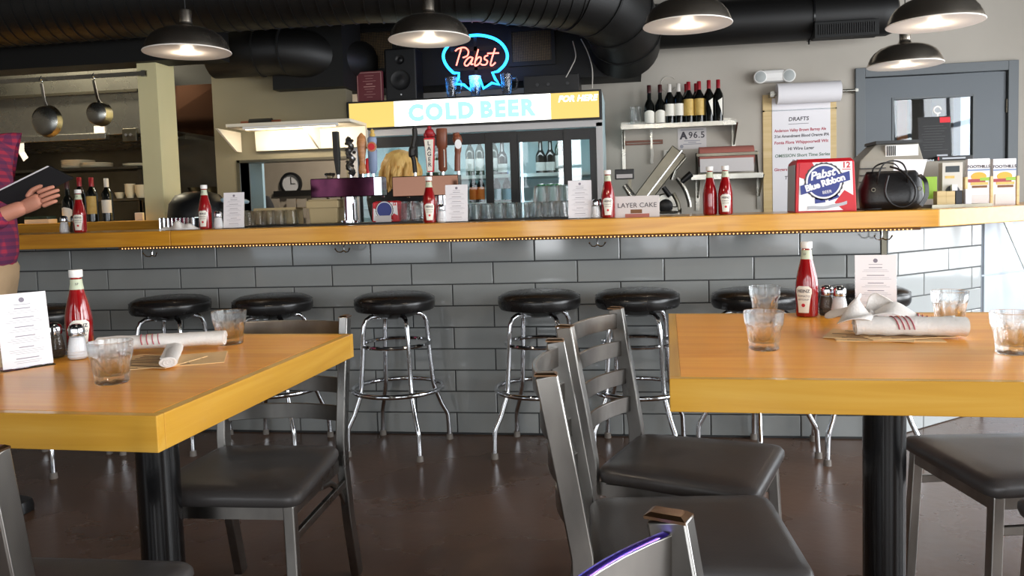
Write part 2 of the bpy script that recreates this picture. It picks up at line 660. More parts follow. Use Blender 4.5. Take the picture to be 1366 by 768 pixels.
def lay_tiles(parent, length0, length1, origin, direction, phase, m):
    """running-bond courses between length0 and length1 along a wall"""
    ang = math.atan2(direction.y, direction.x)
    rows = [((9 - r) * TZ, TZ, 0 if r % 2 else .5) for r in range(1, 10)] + [(9 * TZ, BAR_Z0 - 9 * TZ, .5)]
    for z, h_, half in rows:
        i = math.floor((length0 - phase) / TX) - 1
        while True:
            a = (i + half) * TX + phase
            i += 1
            if a >= length1 - .02:
                break
            b = min(a + TX, length1)
            a = max(a, length0)
            if b - a < .02:
                continue
            o = bpy.data.objects.new('tile', tile_mesh(b - a, h_, m))
            COL.objects.link(o)
            o.parent = parent
            o.location = origin + direction * a + Vector((0, 0, z)) + Vector((random.uniform(-.0004, .0004) * direction.y, random.uniform(-.0006, .0006), 0))
            o.rotation_euler = (random.uniform(-.004, .004), 0, ang + random.uniform(-.003, .003))


lay_tiles(bw, -.9, 4.035, Vector((0, 0, 0)), Vector((1, 0, 0)), 0.0, 'tile')
struct(MB().box(4.036, 4.058, -.006, .05, 0, BAR_Z0).build('trim_1', 'steel_dark', smooth=0))
# angled return of the bar
bp0, bp1 = A0, A0 + RD * .79
rw = struct(MB().prism([tuple((A0 - RN * .003)[:2]), tuple((bp1 - RN * .003)[:2]), tuple((bp1 - RN * .13)[:2]), tuple((A0 - RN * .13 + RD * .08)[:2])], 0, BAR_Z0).build('wall_bar_return', 'grout_light', smooth=0))
lay_tiles(rw, .005, .785, A0, RD, -.12, 'tile_pale')
pw = struct(MB().prism([tuple(bp1[:2]), tuple((A0 + RD * 1.7)[:2]), tuple((A0 + RD * 1.7 - RN * .12)[:2]), tuple((bp1 - RN * .12)[:2])], 0, BAR_Z0).build('wall_side_panel', 'white_panel', smooth=0))
Mr = Matrix.Translation(bp1) @ Matrix.Rotation(math.atan2(RD.y, RD.x), 4, 'Z')
MB(Mr).box(.004, .9, -.012, .002, .70, BAR_Z0 - .002).build('panel', 'white_panel', pw, 0, .002)
MB(Mr).box(.004, .9, -.012, .002, .004, .692).build('panel', 'white_panel', pw, 0, .002)
# slanting metal trim under the counter
q0, q1 = P(1342, 292, .55), P(1385, 392, .55)
s = MB().bar([q0, q1], .03, .014, up=(0, -1, 0)).build('trim_2', 'steel', smooth=0)
struct(s)
struct(MB().box(-.9, 4.06, -.012, .003, 0, .008).build('baseboard_bar', 'grout', smooth=0))

# counter
cn = P(1253, 290, BAR_Y)
corner = Vector((cn.x, BAR_Y, 0))
off = (corner - A0).dot(RN)
inner_y, inner_off = .36, -.30
# meeting line of the inner edges
t_in = (inner_y - (A0 + RN * inner_off).y) / RD.y
ic = A0 + RN * inner_off + RD * t_in
ctr = thing('bar_counter', 'long honey-coloured wooden bar counter along the grey tiled wall', 'counter', (0, 0, BAR_Z0))
T_ = BAR_Z1 - BAR_Z0
seam = .74
MB().box(-1.3, seam - .001, BAR_Y, inner_y, 0, T_).build('counter_board', 'bar_wood', ctr, 0, .003)
MB().prism([(seam + .001, BAR_Y), (corner.x, BAR_Y), (ic.x, ic.y), (seam + .001, inner_y)], 0, T_).build('counter_board', 'bar_wood', ctr, 0, .003)
e1 = corner + RD * 1.55
e2 = A0 + RN * inner_off + RD * 1.75
MB().prism([(corner.x + .001, BAR_Y + .001), tuple(e1[:2]), tuple(e2[:2]), (ic.x + .001, ic.y)], 0, T_).build('counter_board', 'bar_wood', ctr, 0, .003)

# rope light under the counter edge
rl = thing('rope_light', 'string of tiny warm bulbs under the edge of the bar counter', 'rope light', (0, BAR_Y + .03, BAR_Z0 - .006))
MB().cyl((.45, 0, 0), (4.12, 0, 0), .0062, n=8).build('cord', 'rope_tube', rl)
rb = MB()
x = .47
while x < 4.1:
    rb.ball((x, -.005, -.003), (.0034, .0034, .0034), 6)
    x += .0165
o = rb.build('bulb', 'rope_bulb', rl)
o['kind'] = 'stuff'


def purse_hook(px, py, label):
    p = P(px, py, -.1)
    t = tag(MB(Matrix.Translation((p.x, -.1, BAR_Z0))).tube([(0, 0, 0), (0, -.004, -.03), (0, -.006, -.05)], .003, 8)
            .tube([(0, -.006, -.05), (.012, -.012, -.058), (.026, -.02, -.056), (.036, -.026, -.042)], .003, 8)
            .tube([(0, -.006, -.05), (-.012, -.012, -.058), (-.026, -.02, -.056), (-.036, -.026, -.042)], .003, 8)
            .ball((.036, -.026, -.041), .0045, 8).ball((-.036, -.026, -.041), .0045, 8)
            .box(-.012, .012, -.01, .01, -.004, .001).build('purse_hook', 'chrome'), label, 'hook', 'purse hooks under the counter')
    return t


for px, py, lb in ((204, 335, 'double chrome hook under the counter near the crumpled towel'),
                   (459, 328, 'double chrome hook under the counter below the beer taps'),
                   (797, 320, 'double chrome hook under the counter below the layer cake box'),
                   (1176, 308, 'double chrome hook under the counter at the corner of the bar')):
    purse_hook(px, py, lb)

# ------------------------------------------------------------------ kitchen side, left
KY = 1.3
# low wall with a wooden ledge
struct(MB().box(XL, -.262, KY + .02, KY + .2, 0, 1.03).build('wall_kitchen_low', 'cream_wall', smooth=0))
lg = thing('kitchen_ledge', 'wooden ledge shelf in front of the kitchen opening', 'ledge', (0, 0, 1.03))
MB().box(XL + .02, -.2, KY - .06, KY + .26, 0, .068).build('ledge_board', 'bar_wood', lg, 0, .003)
# post
p0, p1 = P(186, 150, KY).x, P(211.5, 150, KY).x
struct(MB().box(p0, p1, KY, KY + .22, 1.09, 2.2).build('wall_kitchen_post', 'cream_wall', smooth=0))
# black header over the kitchen opening
struct(MB().box(XL, .2, KY - .06, KY + .16, 2.165, ZC).build('wall_header', 'black_paint', smooth=0))
# stainless back wall and hood of the kitchen
struct(MB().box(XL, -1.0, 3.4, 3.5, 0, ZC).build('wall_kitchen_back', 'steel_dark', smooth=0))
hd = thing('exhaust_hood', 'large stainless steel exhaust hood over the cooking line', 'hood', (0, 0, 1.0))
hx1 = P(190, 190, 2.0).x
z_lip = P(90, 186, 2.0).z - 1.0
MB().box(XL + .1, hx1, 2.0, 3.3, z_lip + .02, 1.32).build('hood_face', 'steel', hd, 0, .004)
MB().box(XL + .1, P(142, 186, 1.96).x, 1.95, 2.0, z_lip - .015, z_lip + .035).build('hood_lip', 'steel', hd, 0, .004)
MB().box(XL + .1, hx1, 1.97, 2.0, z_lip + .34, z_lip + .36).build('hood_seam', 'steel_dark', hd, 0)
q = P(133, 174, 1.99)
MB().box(q.x - .045, q.x + .045, 1.985, 2.001, q.z - 1.035, q.z - .965).build('notice', 'paper_grey', hd, 0)
q = P(34, 203, 1.96)
MB().bar([(q.x - .02, 1.945, q.z - .93), (q.x - .02, 1.944, q.z - 1.0), (q.x + .02, 1.935, q.z - 1.06)], .05, .002, up=(0, 1, 0)).build('notice', 'paper_grey', hd, 0)
q = P(174, 180, 1.99)
MB().box(q.x - .06, q.x + .06, 1.975, 2.001, q.z - 1.05, q.z - .95).build('control_panel', 'steel_dark', hd, 0, .003)
for dx in (-.02, .02):
    MB().cyl((q.x + dx, 1.975, q.z - 1.0), (q.x + dx, 1.96, q.z - 1.0), .011).build('knob', 'chrome', hd)
# cooking line: counter, shelves with crockery
struct(MB().box(XL + .05, -1.05, 2.4, 3.35, 0, .92).build('wall_cook_line', 'steel_dark', smooth=0))
sh_y = 2.05
SHELF = []
for k, (py, px0, px1) in enumerate(((231, -60, 186), (268, 60, 187))):
    a, b = P(px0, py, sh_y), P(px1, py, sh_y)
    t = tag(MB().box(a.x, b.x, sh_y - .02, sh_y + .3, a.z - .02, a.z).box(a.x + .1, a.x + .13, sh_y + .1, sh_y + .13, .0, a.z - .01)
            .box(b.x - .08, b.x - .05, sh_y + .1, sh_y + .13, 0, a.z - .01).build('pass_shelf', 'steel_dark', smooth=0),
            ('upper', 'lower')[k] + ' steel shelf in the kitchen holding ' + ('stacked plates', 'small bowls')[k], 'shelf')
    SHELF.append(a.z)
for k, (px, nn, rr) in enumerate(((104, 7, .125), (128, 4, .125), (181, 2, .1))):
    x = P(px, 228, sh_y + .12).x
    for i in range(nn):
        pl = MB(Matrix.Translation((x, sh_y + .13, SHELF[0] + i * .009))).lathe([(rr * .55, 0), (rr * .8, .004), (rr, .014), (rr, .017), (rr * .75, .009), (.001, .006)], 20).build('plate', 'plate')
        tag(pl, 'cream dinner plate in the %s on the upper kitchen shelf' % ('tall stack', 'low stack', 'pair by the cream post')[k], 'plate', 'plates stacked on the kitchen shelf')
for k, (px, nn, rr, hh) in enumerate(((160, 1, .04, .05), (174, 5, .042, .055), (188, 4, .045, .06))):
    x = P(px, 262, sh_y + .08).x
    for i in range(nn):
        bo = MB(Matrix.Translation((x, sh_y + .08, SHELF[1] + i * .015))).lathe([(rr * .6, 0), (rr, hh), (rr * .93, hh), (rr * .5, .008), (.001, .008)], 16).build('bowl', 'plate')
        tag(bo, 'small cream bowl ' + ('standing alone on the lower kitchen shelf', 'in the stack on the lower kitchen shelf', 'stacked next to the cream post on the lower kitchen shelf')[k], 'bowl', 'bowls on the lower kitchen shelf')
# hanging rail with pans
ra, rb_ = P(-40, 112, KY - .02), P(194, 97.5, KY - .02)
rail = tag(MB().box(ra.x, rb_.x, KY - .025, KY - .012, rb_.z - .014, rb_.z + .014).box(rb_.x - .03, rb_.x, KY - .026, KY + .002, rb_.z - .02, rb_.z + .02).box(-1.95, -1.92, KY - .03, KY - .005, rb_.z, 2.17)
           .build('pot_rail', 'steel', smooth=0), 'flat steel rail with pans hanging above the kitchen ledge', 'rail')


def pan(px, py, r, depth, hook_px, label):
    c = P(px, py, KY - .04)
    t = thing('frying_pan', label, 'pan', (c.x, KY - .05, c.z), 0, 'pans on the kitchen rail')
    Mx = Matrix.Rotation(math.radians(90), 4, 'X')
    MB(Mx).lathe([(.001, 0), (r * .72, 0), (r * .9, -.012), (r, -depth), (r * .97, -depth), (r * .87, -.014), (r * .7, -.004), (.001, -.004)], 32).build('pan_body', 'steel', t)
    top = rb_.z - c.z
    MB().bar([(0, depth * .8, r * .95), (0, depth * .5, r * 1.2), (.0, .006, top - .035)], .02, .007, up=(0, -1, 0)).build('handle', 'steel', t, 60)
    MB().tube(arc((0, .0, top - .02), .016, -100, 150, 10, 'YZ') + [(0, .012, top + .018)], .0028, 6).build('hook', 'chrome', t)
    return t


pan(59, 161, .112, .05, 56, 'larger steel frying pan hanging from the kitchen rail')
pan(128, 151, .084, .075, 123, 'smaller deep steel saucepan hanging near the cream post')
# kitchen fluorescent fixture between the header and the hood
kl = thing('kitchen_light', 'ceiling light fixture inside the kitchen', 'light', (-1.6, 1.72, 2.75))
MB().box(-.6, .6, -.09, .09, 0, .06).build('housing', 'white_plastic', kl, 0)
MB().box(-.57, .57, -.07, .07, -.02, -.001).build('diffuser', 'kitchen_lamp', kl, 0)
MB().cyl((-.4, 0, .05), (-.4, 0, ZC - 2.75), .006).cyl((.4, 0, .05), (.4, 0, ZC - 2.75), .006).build('hanger', 'black_metal', kl)
area('kitchen_light_glow', (-1.6, 1.72, 2.72), (0, 0, -1), 1.1, .12, 75, (1, .9, .66))

# second bay: hood wall, bowls, dark cover
bx0, bx1 = P(229, 200, 2.3).x, P(291, 200, 2.3).x
struct(MB().box(bx0 - .3, bx1 + .08, 2.62, 2.72, 0, ZC).build('wall_bay', 'steel_dark', smooth=0))
bh = thing('vent_hood', 'brownish steel vent hood with slanting lower edge in the narrow bay', 'hood', (0, 2.2, 0))
za, zb, zt = P(230, 172, 2.2).z, P(291, 183, 2.2).z, P(250, 112, 2.2).z
MB().loft([[(bx0 - .1, 0, za + .02), (bx1 + .06, 0, zb), (bx1 + .06, .4, zb - .05), (bx0 - .1, .4, za)],
           [(bx0 - .1, .05, zt), (bx1 + .06, .05, zt), (bx1 + .06, .4, zt), (bx0 - .1, .4, zt)]]).build('hood_face', 'mirror_copper_tint', bh, 0)
MB().box(bx0 - .08, bx1 + .02, .06, .4, zt - .01, ZC).build('hood_duct', 'black_paint', bh, 0)
sb = thing('work_shelf', 'steel work table at the back of the narrow bay', 'table', (0, 0, 0))
zb_ = P(270, 262, 2.2).z
MB().box(bx0 - .15, bx1 + .14, 2.1, 2.5, zb_ - .03, zb_).build('top', 'steel_dark', sb, 0)
for xx in (bx0 - .12, bx1 + .1):
    MB().box(xx - .02, xx + .02, 2.2, 2.24, 0, zb_ - .02).build('leg', 'steel_dark', sb, 0)
for px, lb in ((265, 'dark steel mixing bowl standing left on the bay work table'), (285, 'dark steel mixing bowl standing against the cream wall on the work table')):
    x = P(px, 252, 2.25).x
    tag(MB(Matrix.Translation((x, 2.25, zb_))).lathe([(.03, 0), (.06, .02), (.085, .075), (.08, .075), (.055, .024), (.001, .006)], 24).build('mixing_bowl', 'steel_dark'), lb, 'bowl', 'mixing bowls in the bay')
c0, c1, ct = P(229, 290, 1.2), P(302, 290, 1.2), P(268, 255, 1.2)
cw = (c1.x - c0.x) / 2
tag(MB(Matrix.Translation(((c0.x + c1.x) / 2, 1.2, .0))).lathe([(cw * .9, 0), (cw, .3), (cw, ct.z - .16), (cw * .93, ct.z - .08), (cw * .72, ct.z - .025), (cw * .4, ct.z - .004), (.001, ct.z)], 32)
    .build('bin', 'black_plastic'), 'black bin with a domed lid in front of the narrow bay', 'bin')
bgp = P(295, 261, 1.05)
tag(MB(Matrix.Translation((bgp.x, 1.2, ct.z - .085)) @ Matrix.Rotation(.1, 4, 'Y')).loft([[(x_, y_, z_) for x_, y_, z_ in ((-.06, -.04, .0), (.09, -.04, .0), (.09, .04, .0), (-.06, .04, .0))],
    [(-.07, -.05, .02), (.1, -.05, .018), (.1, .05, .018), (-.07, .05, .02)], [(-.05, -.03, .035), (.08, -.03, .03), (.08, .03, .03), (-.05, .03, .035)]])
    .build('wrap_packet', 'blue_bag', bevel=.006), 'pale blue plastic packet lying on the black domed bin', 'packet')

# cream wall with the pass-through, left of the cooler
WY = 1.92
wx0, ox0, wx1 = P(287, 200, WY).x, P(322, 250, WY).x, FR0 - .01
ozt, ozb = P(400, 214, WY).z, .98
wz = 2.45
struct(MB().box(wx0, ox0, WY, WY + .14, 0, wz).box(ox0, wx1, WY, WY + .14, 0, ozb).box(ox0, wx1, WY, WY + .14, ozt, wz).box(wx1 - .02, wx1, WY, WY + .14, ozb, ozt).build('wall_pass', 'cream_wall_shaded', smooth=0))
struct(MB().box(ox0 - .025, ox0 + .0, WY - .012, WY + .15, ozb, ozt + .02).box(ox0 - .02, wx1 - .005, WY - .012, WY + .15, ozt - .001, ozt + .018).build('trim_3', 'steel_dark', smooth=0))
# room behind the opening
struct(MB().box(-1.2, 1.0, 4.3, 4.4, 0, ZC).build('wall_prep_back', 'dim_wall', smooth=0))
aw = thing('pass_canopy', 'white slanting canopy shelf with brackets over the kitchen pass', 'shelf', (0, 0, 0))
t0, t1 = P(301, 169, WY - .38), P(467, 160, WY - .38)
b0 = P(320, 203, WY - .02)
MB().box(t0.x, t1.x, WY - .38, WY, t1.z - .01, t1.z + .012).build('shelf_board', 'awning_white', aw, 0, .002)
bz = b0.z
MB().loft([[(t0.x + .06, WY - .05, bz), (t1.x, WY - .05, bz), (t1.x, WY - .002, bz), (t0.x + .06, WY - .002, bz)],
           [(t0.x + .06, WY - .06, t1.z - .011), (t1.x, WY - .06, t1.z - .011), (t1.x, WY - .002, t1.z - .011), (t0.x + .06, WY - .002, t1.z - .011)]]).build('back_panel', 'awning_white', aw, 0)
for px in (313, 423):
    x = P(px, 190, WY - .1).x
    MB().loft([[(x - .008, WY - .36, t1.z - .012), (x + .008, WY - .36, t1.z - .012), (x + .008, WY - .01, t1.z - .012), (x - .008, WY - .01, t1.z - .012)],
               [(x - .008, WY - .08, bz), (x + .008, WY - .08, bz), (x + .008, WY - .01, bz), (x - .008, WY - .01, bz)]]).build('bracket', 'awning_white', aw, 0)
hl = thing('heat_lamp', 'strip heat lamp fixed under the white canopy shelf', 'lamp', (0, 0, 0))
hx0, hx1_ = t0.x + .12, t1.x - .1
MB().box(hx0, hx1_, WY - .37, WY - .34, t1.z - .03, t1.z - .01).build('housing', 'white_plastic', hl, 0)
MB().box(hx0 + .02, hx1_ - .02, WY - .366, WY - .344, t1.z - .034, t1.z - .029).build('tube', 'kitchen_lamp', hl, 0)
area('heat_lamp_glow', ((hx0 + hx1_) / 2, WY - .33, t1.z - .045), (0, 1, -.7), hx1_ - hx0, .03, 3.0, (1, .86, .66))
q = P(348, 162, WY - .25)
rp = thing('rolling_pin', 'dark wooden rolling pin resting on top of the white canopy shelf', 'rolling pin', (q.x, WY - .25, t1.z + .012))
MB().cyl((-.085, 0, .022), (.085, 0, .022), .022, n=16).build('roller', 'tap_black', rp)
MB().cyl((-.15, 0, .022), (-.085, 0, .022), .009).cyl((.085, 0, .022), (.15, 0, .022), .009).build('handle', 'tap_brown', rp)
# prep room: clock, blue door, rail with towels
cq = P(388, 245, 4.28)
ck = thing('wall_clock', 'round black-rimmed clock on the dim prep room wall', 'clock', (cq.x, 4.3, cq.z))
Mx = Matrix.Rotation(math.radians(90), 4, 'X')
MB(Mx).lathe([(.12, 0), (.12, .03), (.095, .035), (.095, .012), (.001, .012)], 32).build('rim', 'black_plastic', ck)
MB(Mx).lathe([(.096, .001), (.096, .014), (.001, .014)], 32).build('dial', 'clock_face', ck)
MB().box(-.003, .003, -.02, -.016, -.005, .07).box(-.005, .05, -.02, -.016, -.003, .003).build('hand', 'black_plastic', ck, 0)
tr = thing('towel_rail', 'dark rail with hanging cloths on the prep room wall', 'rail', (0, 4.3, 0))
a, b = P(366, 260, 4.28), P(417, 260, 4.28)
MB().box(a.x, b.x, -.04, 0, a.z - .02, a.z + .04).build('rail_board', 'tap_black', tr, 0)
for px in (368, 390, 404):
    c = P(px, 265, 4.28)
    MB().box(c.x - .05, c.x + .05, -.06, -.041, c.z - .2, c.z + .0).build('cloth', 'dim_wall', tr, 0)
a, b = P(331, 214, 2.6), P(349, 214, 2.6)
struct(MB().box(a.x - .1, b.x, 2.6, 2.64, 0, 1.72).build('door_1', 'blue_bag', smooth=0))
pl_ = thing('prep_light', 'small ceiling light in the prep room', 'light', (.35, 3.3, 2.6))
MB().lathe([(.15, 0), (.15, .05), (.02, .06), (.02, .5)], 20).build('housing', 'white_plastic', pl_)
MB().lathe([(.13, -.012), (.13, -.001)], 20).build('diffuser', 'kitchen_lamp', pl_)
area('prep_light_glow', (.35, 3.3, 2.57), (0, 0, -1), .25, .25, 30, (1, .9, .78))
# black coat hump and items in the prep room window
c = P(358, 280, 2.9)
tag(MB(Matrix.Translation((c.x - .02, 2.9, 0))).lathe([(.13, 0), (.12, .9), (.1, 1.05), (.07, 1.18), (.035, 1.27), (.001, 1.28)], 20).build('coat_stand', 'dark_cloth'), 'black coat hanging behind the prep room opening', 'coat')

# ------------------------------------------------------------------ ceiling works
SY = 2.32
sx1 = P(855, 60, SY).x
sz0 = P(800, 102, SY).z
sf = struct(MB().box(FR0 - .02, sx1, SY, WALL_Y - .001, sz0, ZC).build('wall_soffit', 'black_paint', smooth=0))
for a, b, c_, d in ((478, 524, 42, 94), (684, 735, 40, 84)):
    q0, q1 = P(a, d, SY), P(b, c_, SY)
    t = thing('speaker_grille', 'brown mesh panel in a black frame on the soffit, %s' % ('left of the black loudspeaker' if a < 600 else 'right of the neon sign'), 'grille', (0, SY, 0), 0, 'mesh panels on the soffit')
    MB().box(q0.x, q1.x, -.012, 0, q0.z, q1.z).build('mesh', 'mesh_brown', t, 0)
    fr = MB()
    for x in (q0.x - .03, q1.x):
        fr.box(x, x + .03, -.03, 0, q0.z - .03, q1.z + .03)
    for z in (q0.z - .03, q1.z):
        fr.box(q0.x, q1.x, -.03, 0, z, z + .03)
    fr.build('frame', 'black_paint', t, 0)
    gr = MB()
    nx = 22
    for i in range(nx):
        x = q0.x + (q1.x - q0.x) * (i + .5) / nx
        gr.box(x - .002, x + .002, -.017, -.011, q0.z, q1.z)
    for i in range(22):
        z = q0.z + (q1.z - q0.z) * (i + .5) / 22
        gr.box(q0.x, q1.x, -.017, -.011, z - .002, z + .002)
    gr.build('grid', 'tap_black', t, 0)
du = thing('spiral_duct', 'large black spiral ventilation duct crossing above the bar', 'duct', (0, 0, 0))
dy = 1.05
za_, zb2 = P(240, 45, dy).z, P(640, 30, 1.25).z
R_ = .25
path = [(XL + .05, dy, za_ + R_ - .01), (P(240, 45, dy).x, dy, za_ + R_), (P(480, 30, dy).x, dy + .02, za_ + R_), (P(640, 33, 1.2).x, 1.2, zb2 + R_)]
e_ = P(770, 40, 1.55)
path += [(e_.x, 1.55, e_.z + R_)]
MB().tube(path, R_, 28).build('duct_run', 'duct_black', du)
# ribs of the spiral seam
rbm = MB()
for i in range(len(path) - 1):
    a, b = Vector(path[i]), Vector(path[i + 1])
    L = (b - a).length
    k = int(L / .085)
    for j in range(k):
        c = a + (b - a) * ((j + .5) / k)
        d = (b - a).normalized()
        rbm.cyl(c - d * .004, c + d * .004, R_ + .006, n=28)
rbm.build('seam', 'duct_black', du)
el = [Vector((e_.x - .04, 1.53, e_.z + R_)), Vector((e_.x + .12, 1.66, e_.z + R_ - .02)), Vector((e_.x + .25, 1.85, e_.z + R_ - .08)), Vector((e_.x + .3, 2.1, e_.z + R_ - .16)), Vector((e_.x + .3, 2.34, e_.z + R_ - .22))]
MB().tube(el, R_ + .012, 28).build('elbow', 'duct_black', du)
for k in (1, 2, 3):
    d = (el[k + 1] - el[k - 1]).normalized()
    MB().cyl(el[k] - d * .008, el[k] + d * .008, R_ + .02, n=28).build('elbow_seam', 'black_paint', du)
for x in (-.4, 1.2):
    MB().cyl((x, dy, za_ + 2 * R_ - .02), (x, dy, ZC), .006).build('hanger', 'black_metal', du)
d2 = thing('branch_duct', 'black branch duct with elbow bending down beside the header', 'duct', (0, 0, 0))
c = P(368, 70, 1.7)
MB().tube([(c.x - .5, 1.75, c.z + .02), (c.x - .2, 1.75, c.z + .02), (c.x, 1.75, c.z + .02), (c.x + .16, 1.8, c.z - .0), (c.x + .3, 1.95, c.z - .02), (c.x + .42, 2.3, c.z)], .17, 24).build('duct_run', 'duct_black', d2)
for x in (-.14, .05):
    MB().cyl((c.x + x, 1.75, c.z + .02), (c.x + x + .012, 1.75, c.z + .02), .177, n=24).build('seam', 'black_paint', d2)
MB().box(c.x - .02, c.x + .02, 1.73, 1.77, c.z + .15, ZC).build('hanger', 'black_metal', d2, 0)
q0, q1 = P(366, 124, WY - .1), P(480, 96, WY - .1)
MB().box(q0.x, FR0 + .02, WY - .12, WY + .3, q0.z + .02, ZC).build('plenum', 'black_paint', d2, 0)

# right duct along the back wall
d3 = thing('wall_duct', 'black round duct with a slotted vent along the pale back wall', 'duct', (0, 0, 0))
ry = 2.42
a, b = P(850, 62, ry - .1), P(1200, 45, ry - .1)
rr = .165
zc_ = (a.z + b.z) / 2 + rr
MB().cyl((sx1 - .02, ry, zc_), (b.x - .12, ry, zc_), rr, n=28).build('duct_run', 'duct_black', d3)
MB(Matrix.Translation((b.x - .12, ry, zc_)) @ Matrix.Rotation(math.radians(90), 4, 'Y')).lathe([(rr, 0), (rr, .06), (rr * .9, .1), (rr * .6, .125), (.001, .13)], 28).build('end_cap', 'duct_black', d3)
for px in (1079,):
    x = P(px, 40, ry).x
    MB().cyl((x, ry, zc_), (x + .012, ry, zc_), rr + .012, n=28).cyl((x, ry, zc_ + rr), (x, ry, ZC), .005).cyl((x, ry, zc_ - rr - .03), (x, ry, zc_ - rr), .006).build('strap', 'black_metal', d3)
g0, g1 = P(1086, 46, ry - rr), P(1172, 27, ry - rr)
gx0, gx1, gz = g0.x, g1.x, (g0.z + g1.z) / 2 - .01
MB().box(gx0, gx1, ry - rr - .02, ry - rr + .1, gz - .055, gz + .055).build('vent_frame', 'black_paint', d3, 0, .003)
vm = MB()
for i in range(26):
    x = gx0 + .03 + (gx1 - gx0 - .06) * i / 25
    vm.box(x - .003, x + .003, ry - rr - .028, ry - rr - .018, gz - .035, gz + .035)
vm.build('vent_slat', 'duct_black', d3, 0)

# ================================================================== FURNITURE
STOOL_LABELS = ['black round-topped chrome bar stool pulled out from the bar beside the person in plaid']


def make_stool():
    t = thing('bar_stool', '', 'stool', (0, 0, 0), 0, 'chrome bar stools along the bar')
    s = MB().lathe([(.15, .652), (.178, .655), (.186, .668), (.188, .69), (.186, .702), (.183, .706), (.176, .716), (.15, .727), (.1, .733), (.001, .736)], 40).build('seat', 'vinyl', t)
    MB().tube([(.1845 * math.cos(i * math.pi / 20), .1845 * math.sin(i * math.pi / 20), .706) for i in range(40)], .003, 6, True).build('welt', 'vinyl', s)
    MB().lathe([(.07, .618), (.1, .63), (.13, .652)], 24).build('swivel_plate', 'black_metal', t)
    for k in range(4):
        a = math.radians(45 + 90 * k)
        pr = [(.03, .626), (.09, .63), (.12, .628), (.142, .615), (.153, .59), (.158, .55), (.165, .44), (.178, .29), (.184, .265), (.215, .185), (.242, .135), (.247, .12), (.252, .02)]
        lg = MB().tube([(r * math.cos(a), r * math.sin(a), z) for r, z in pr], .0112, 10).build('leg', 'chrome', t)
        MB().cyl((.2523 * math.cos(a), .2523 * math.sin(a), 0), (.252 * math.cos(a), .252 * math.sin(a), .026), .0165, .0145, 12).build('foot_cap', 'rubber', lg)
    MB().tube([(.158 * math.cos(i * math.pi / 18), .158 * math.sin(i * math.pi / 18), .496) for i in range(36)], .009, 8, True).build('ring', 'chrome', t)
    MB().tube([(.208 * math.cos(i * math.pi / 18), .208 * math.sin(i * math.pi / 18), .287) for i in range(36)], .0115, 10, True).build('foot_ring', 'chrome', t)
    for k in range(4):
        a = math.radians(45 + 90 * k)
        MB().cyl((.176 * math.cos(a), .176 * math.sin(a), .287), (.2 * math.cos(a), .2 * math.sin(a), .287), .006, n=8).build('weld', 'chrome', t)
    return t


stool0 = make_stool()
first = True
for x, y, rz, lb in ((.25, -.57, -3, 'chrome bar stool with black seat pulled out from the bar near the person in plaid'),
                     (.695, -.238, 0, 'chrome bar stool with black seat behind the left table, farther from its chair'),
                     (1.221, -.238, -5, 'chrome bar stool with black seat directly behind the chair at the left table'),
                     (1.822, -.238, -9, 'chrome bar stool with black seat standing free just past the left table'),
                     (2.5, -.238, -8, 'chrome bar stool with black seat just left of the slat-back chairs'),
                     (2.939, -.238, -8, 'chrome bar stool with black seat seen through the slats of the chair back'),
                     (3.442, -.285, 40, 'chrome bar stool with black seat behind the rocks glasses of the right table'),
                     (3.895, -.238, -3, 'chrome bar stool with black seat at the bar corner behind the menu card')):
    o = stool0 if first else copy_tree(stool0)
    first = False
    o.location, o.rotation_euler = (x, y, 0), (0, 0, math.radians(rz))
    o['label'] = lb

TABLE_Z = .77


def make_table(cx, cy, w_, d_, rz, label):
    t = thing('dining_table', label, 'table', (cx, cy, 0), rz, 'honey wood dining tables')
    e = .022
    z0 = TABLE_Z - .066
    MB().box(-w_ / 2 + e, w_ / 2 - e, -d_ / 2 + e, d_ / 2 - e, z0 + .01, TABLE_Z).build('table_top', 'table_wood', t, 0, .001)
    for sgn in (-1, 1):
        MB().box(-w_ / 2, w_ / 2, min(sgn * d_ / 2, sgn * (d_ / 2 - e)), max(sgn * d_ / 2, sgn * (d_ / 2 - e)), z0, TABLE_Z).build('edge_board', 'edge_wood', t, 0, .002)
        MB().box(min(sgn * w_ / 2, sgn * (w_ / 2 - e)), max(sgn * w_ / 2, sgn * (w_ / 2 - e)), -d_ / 2 + e, d_ / 2 - e, z0, TABLE_Z).build('edge_board', 'edge_wood_y', t, 0, .002)
    MB().box(-.2, .2, -.2, .2, z0 - .002, z0 + .012).build('mounting_plate', 'black_metal', t, 0)
    MB().cyl((0, 0, .03), (0, 0, z0 + .005), .049, n=32).build('column', 'black_metal', t)
    MB().lathe([(.28, 0), (.28, .012), (.26, .02), (.1, .04), (.06, .05)], 40).build('base', 'black_metal', t)
    return t


make_table(1.795, -2.125, .645, .905, math.radians(-2.35), 'honey wood table carrying the striped rolled napkins, with the menu card at its left end')
make_table(3.52, -1.828, 1.02, .949, math.radians(-2.35), 'wide honey wood table with four rocks glasses and crumpled napkins')


def rounded(pts, r, n=5):
    out = []
    m = len(pts)
    for i in range(m):
        p, a, b = Vector(pts[i]), Vector(pts[i - 1]), Vector(pts[(i + 1) % m])
        p0 = p + (a - p).normalized() * r
        p1 = p + (b - p).normalized() * r
        for k in range(n + 1):
            s_ = k / n
            out.append(((1 - s_) ** 2 * p0 + 2 * s_ * (1 - s_) * p + s_ ** 2 * p1)[:])
    return out


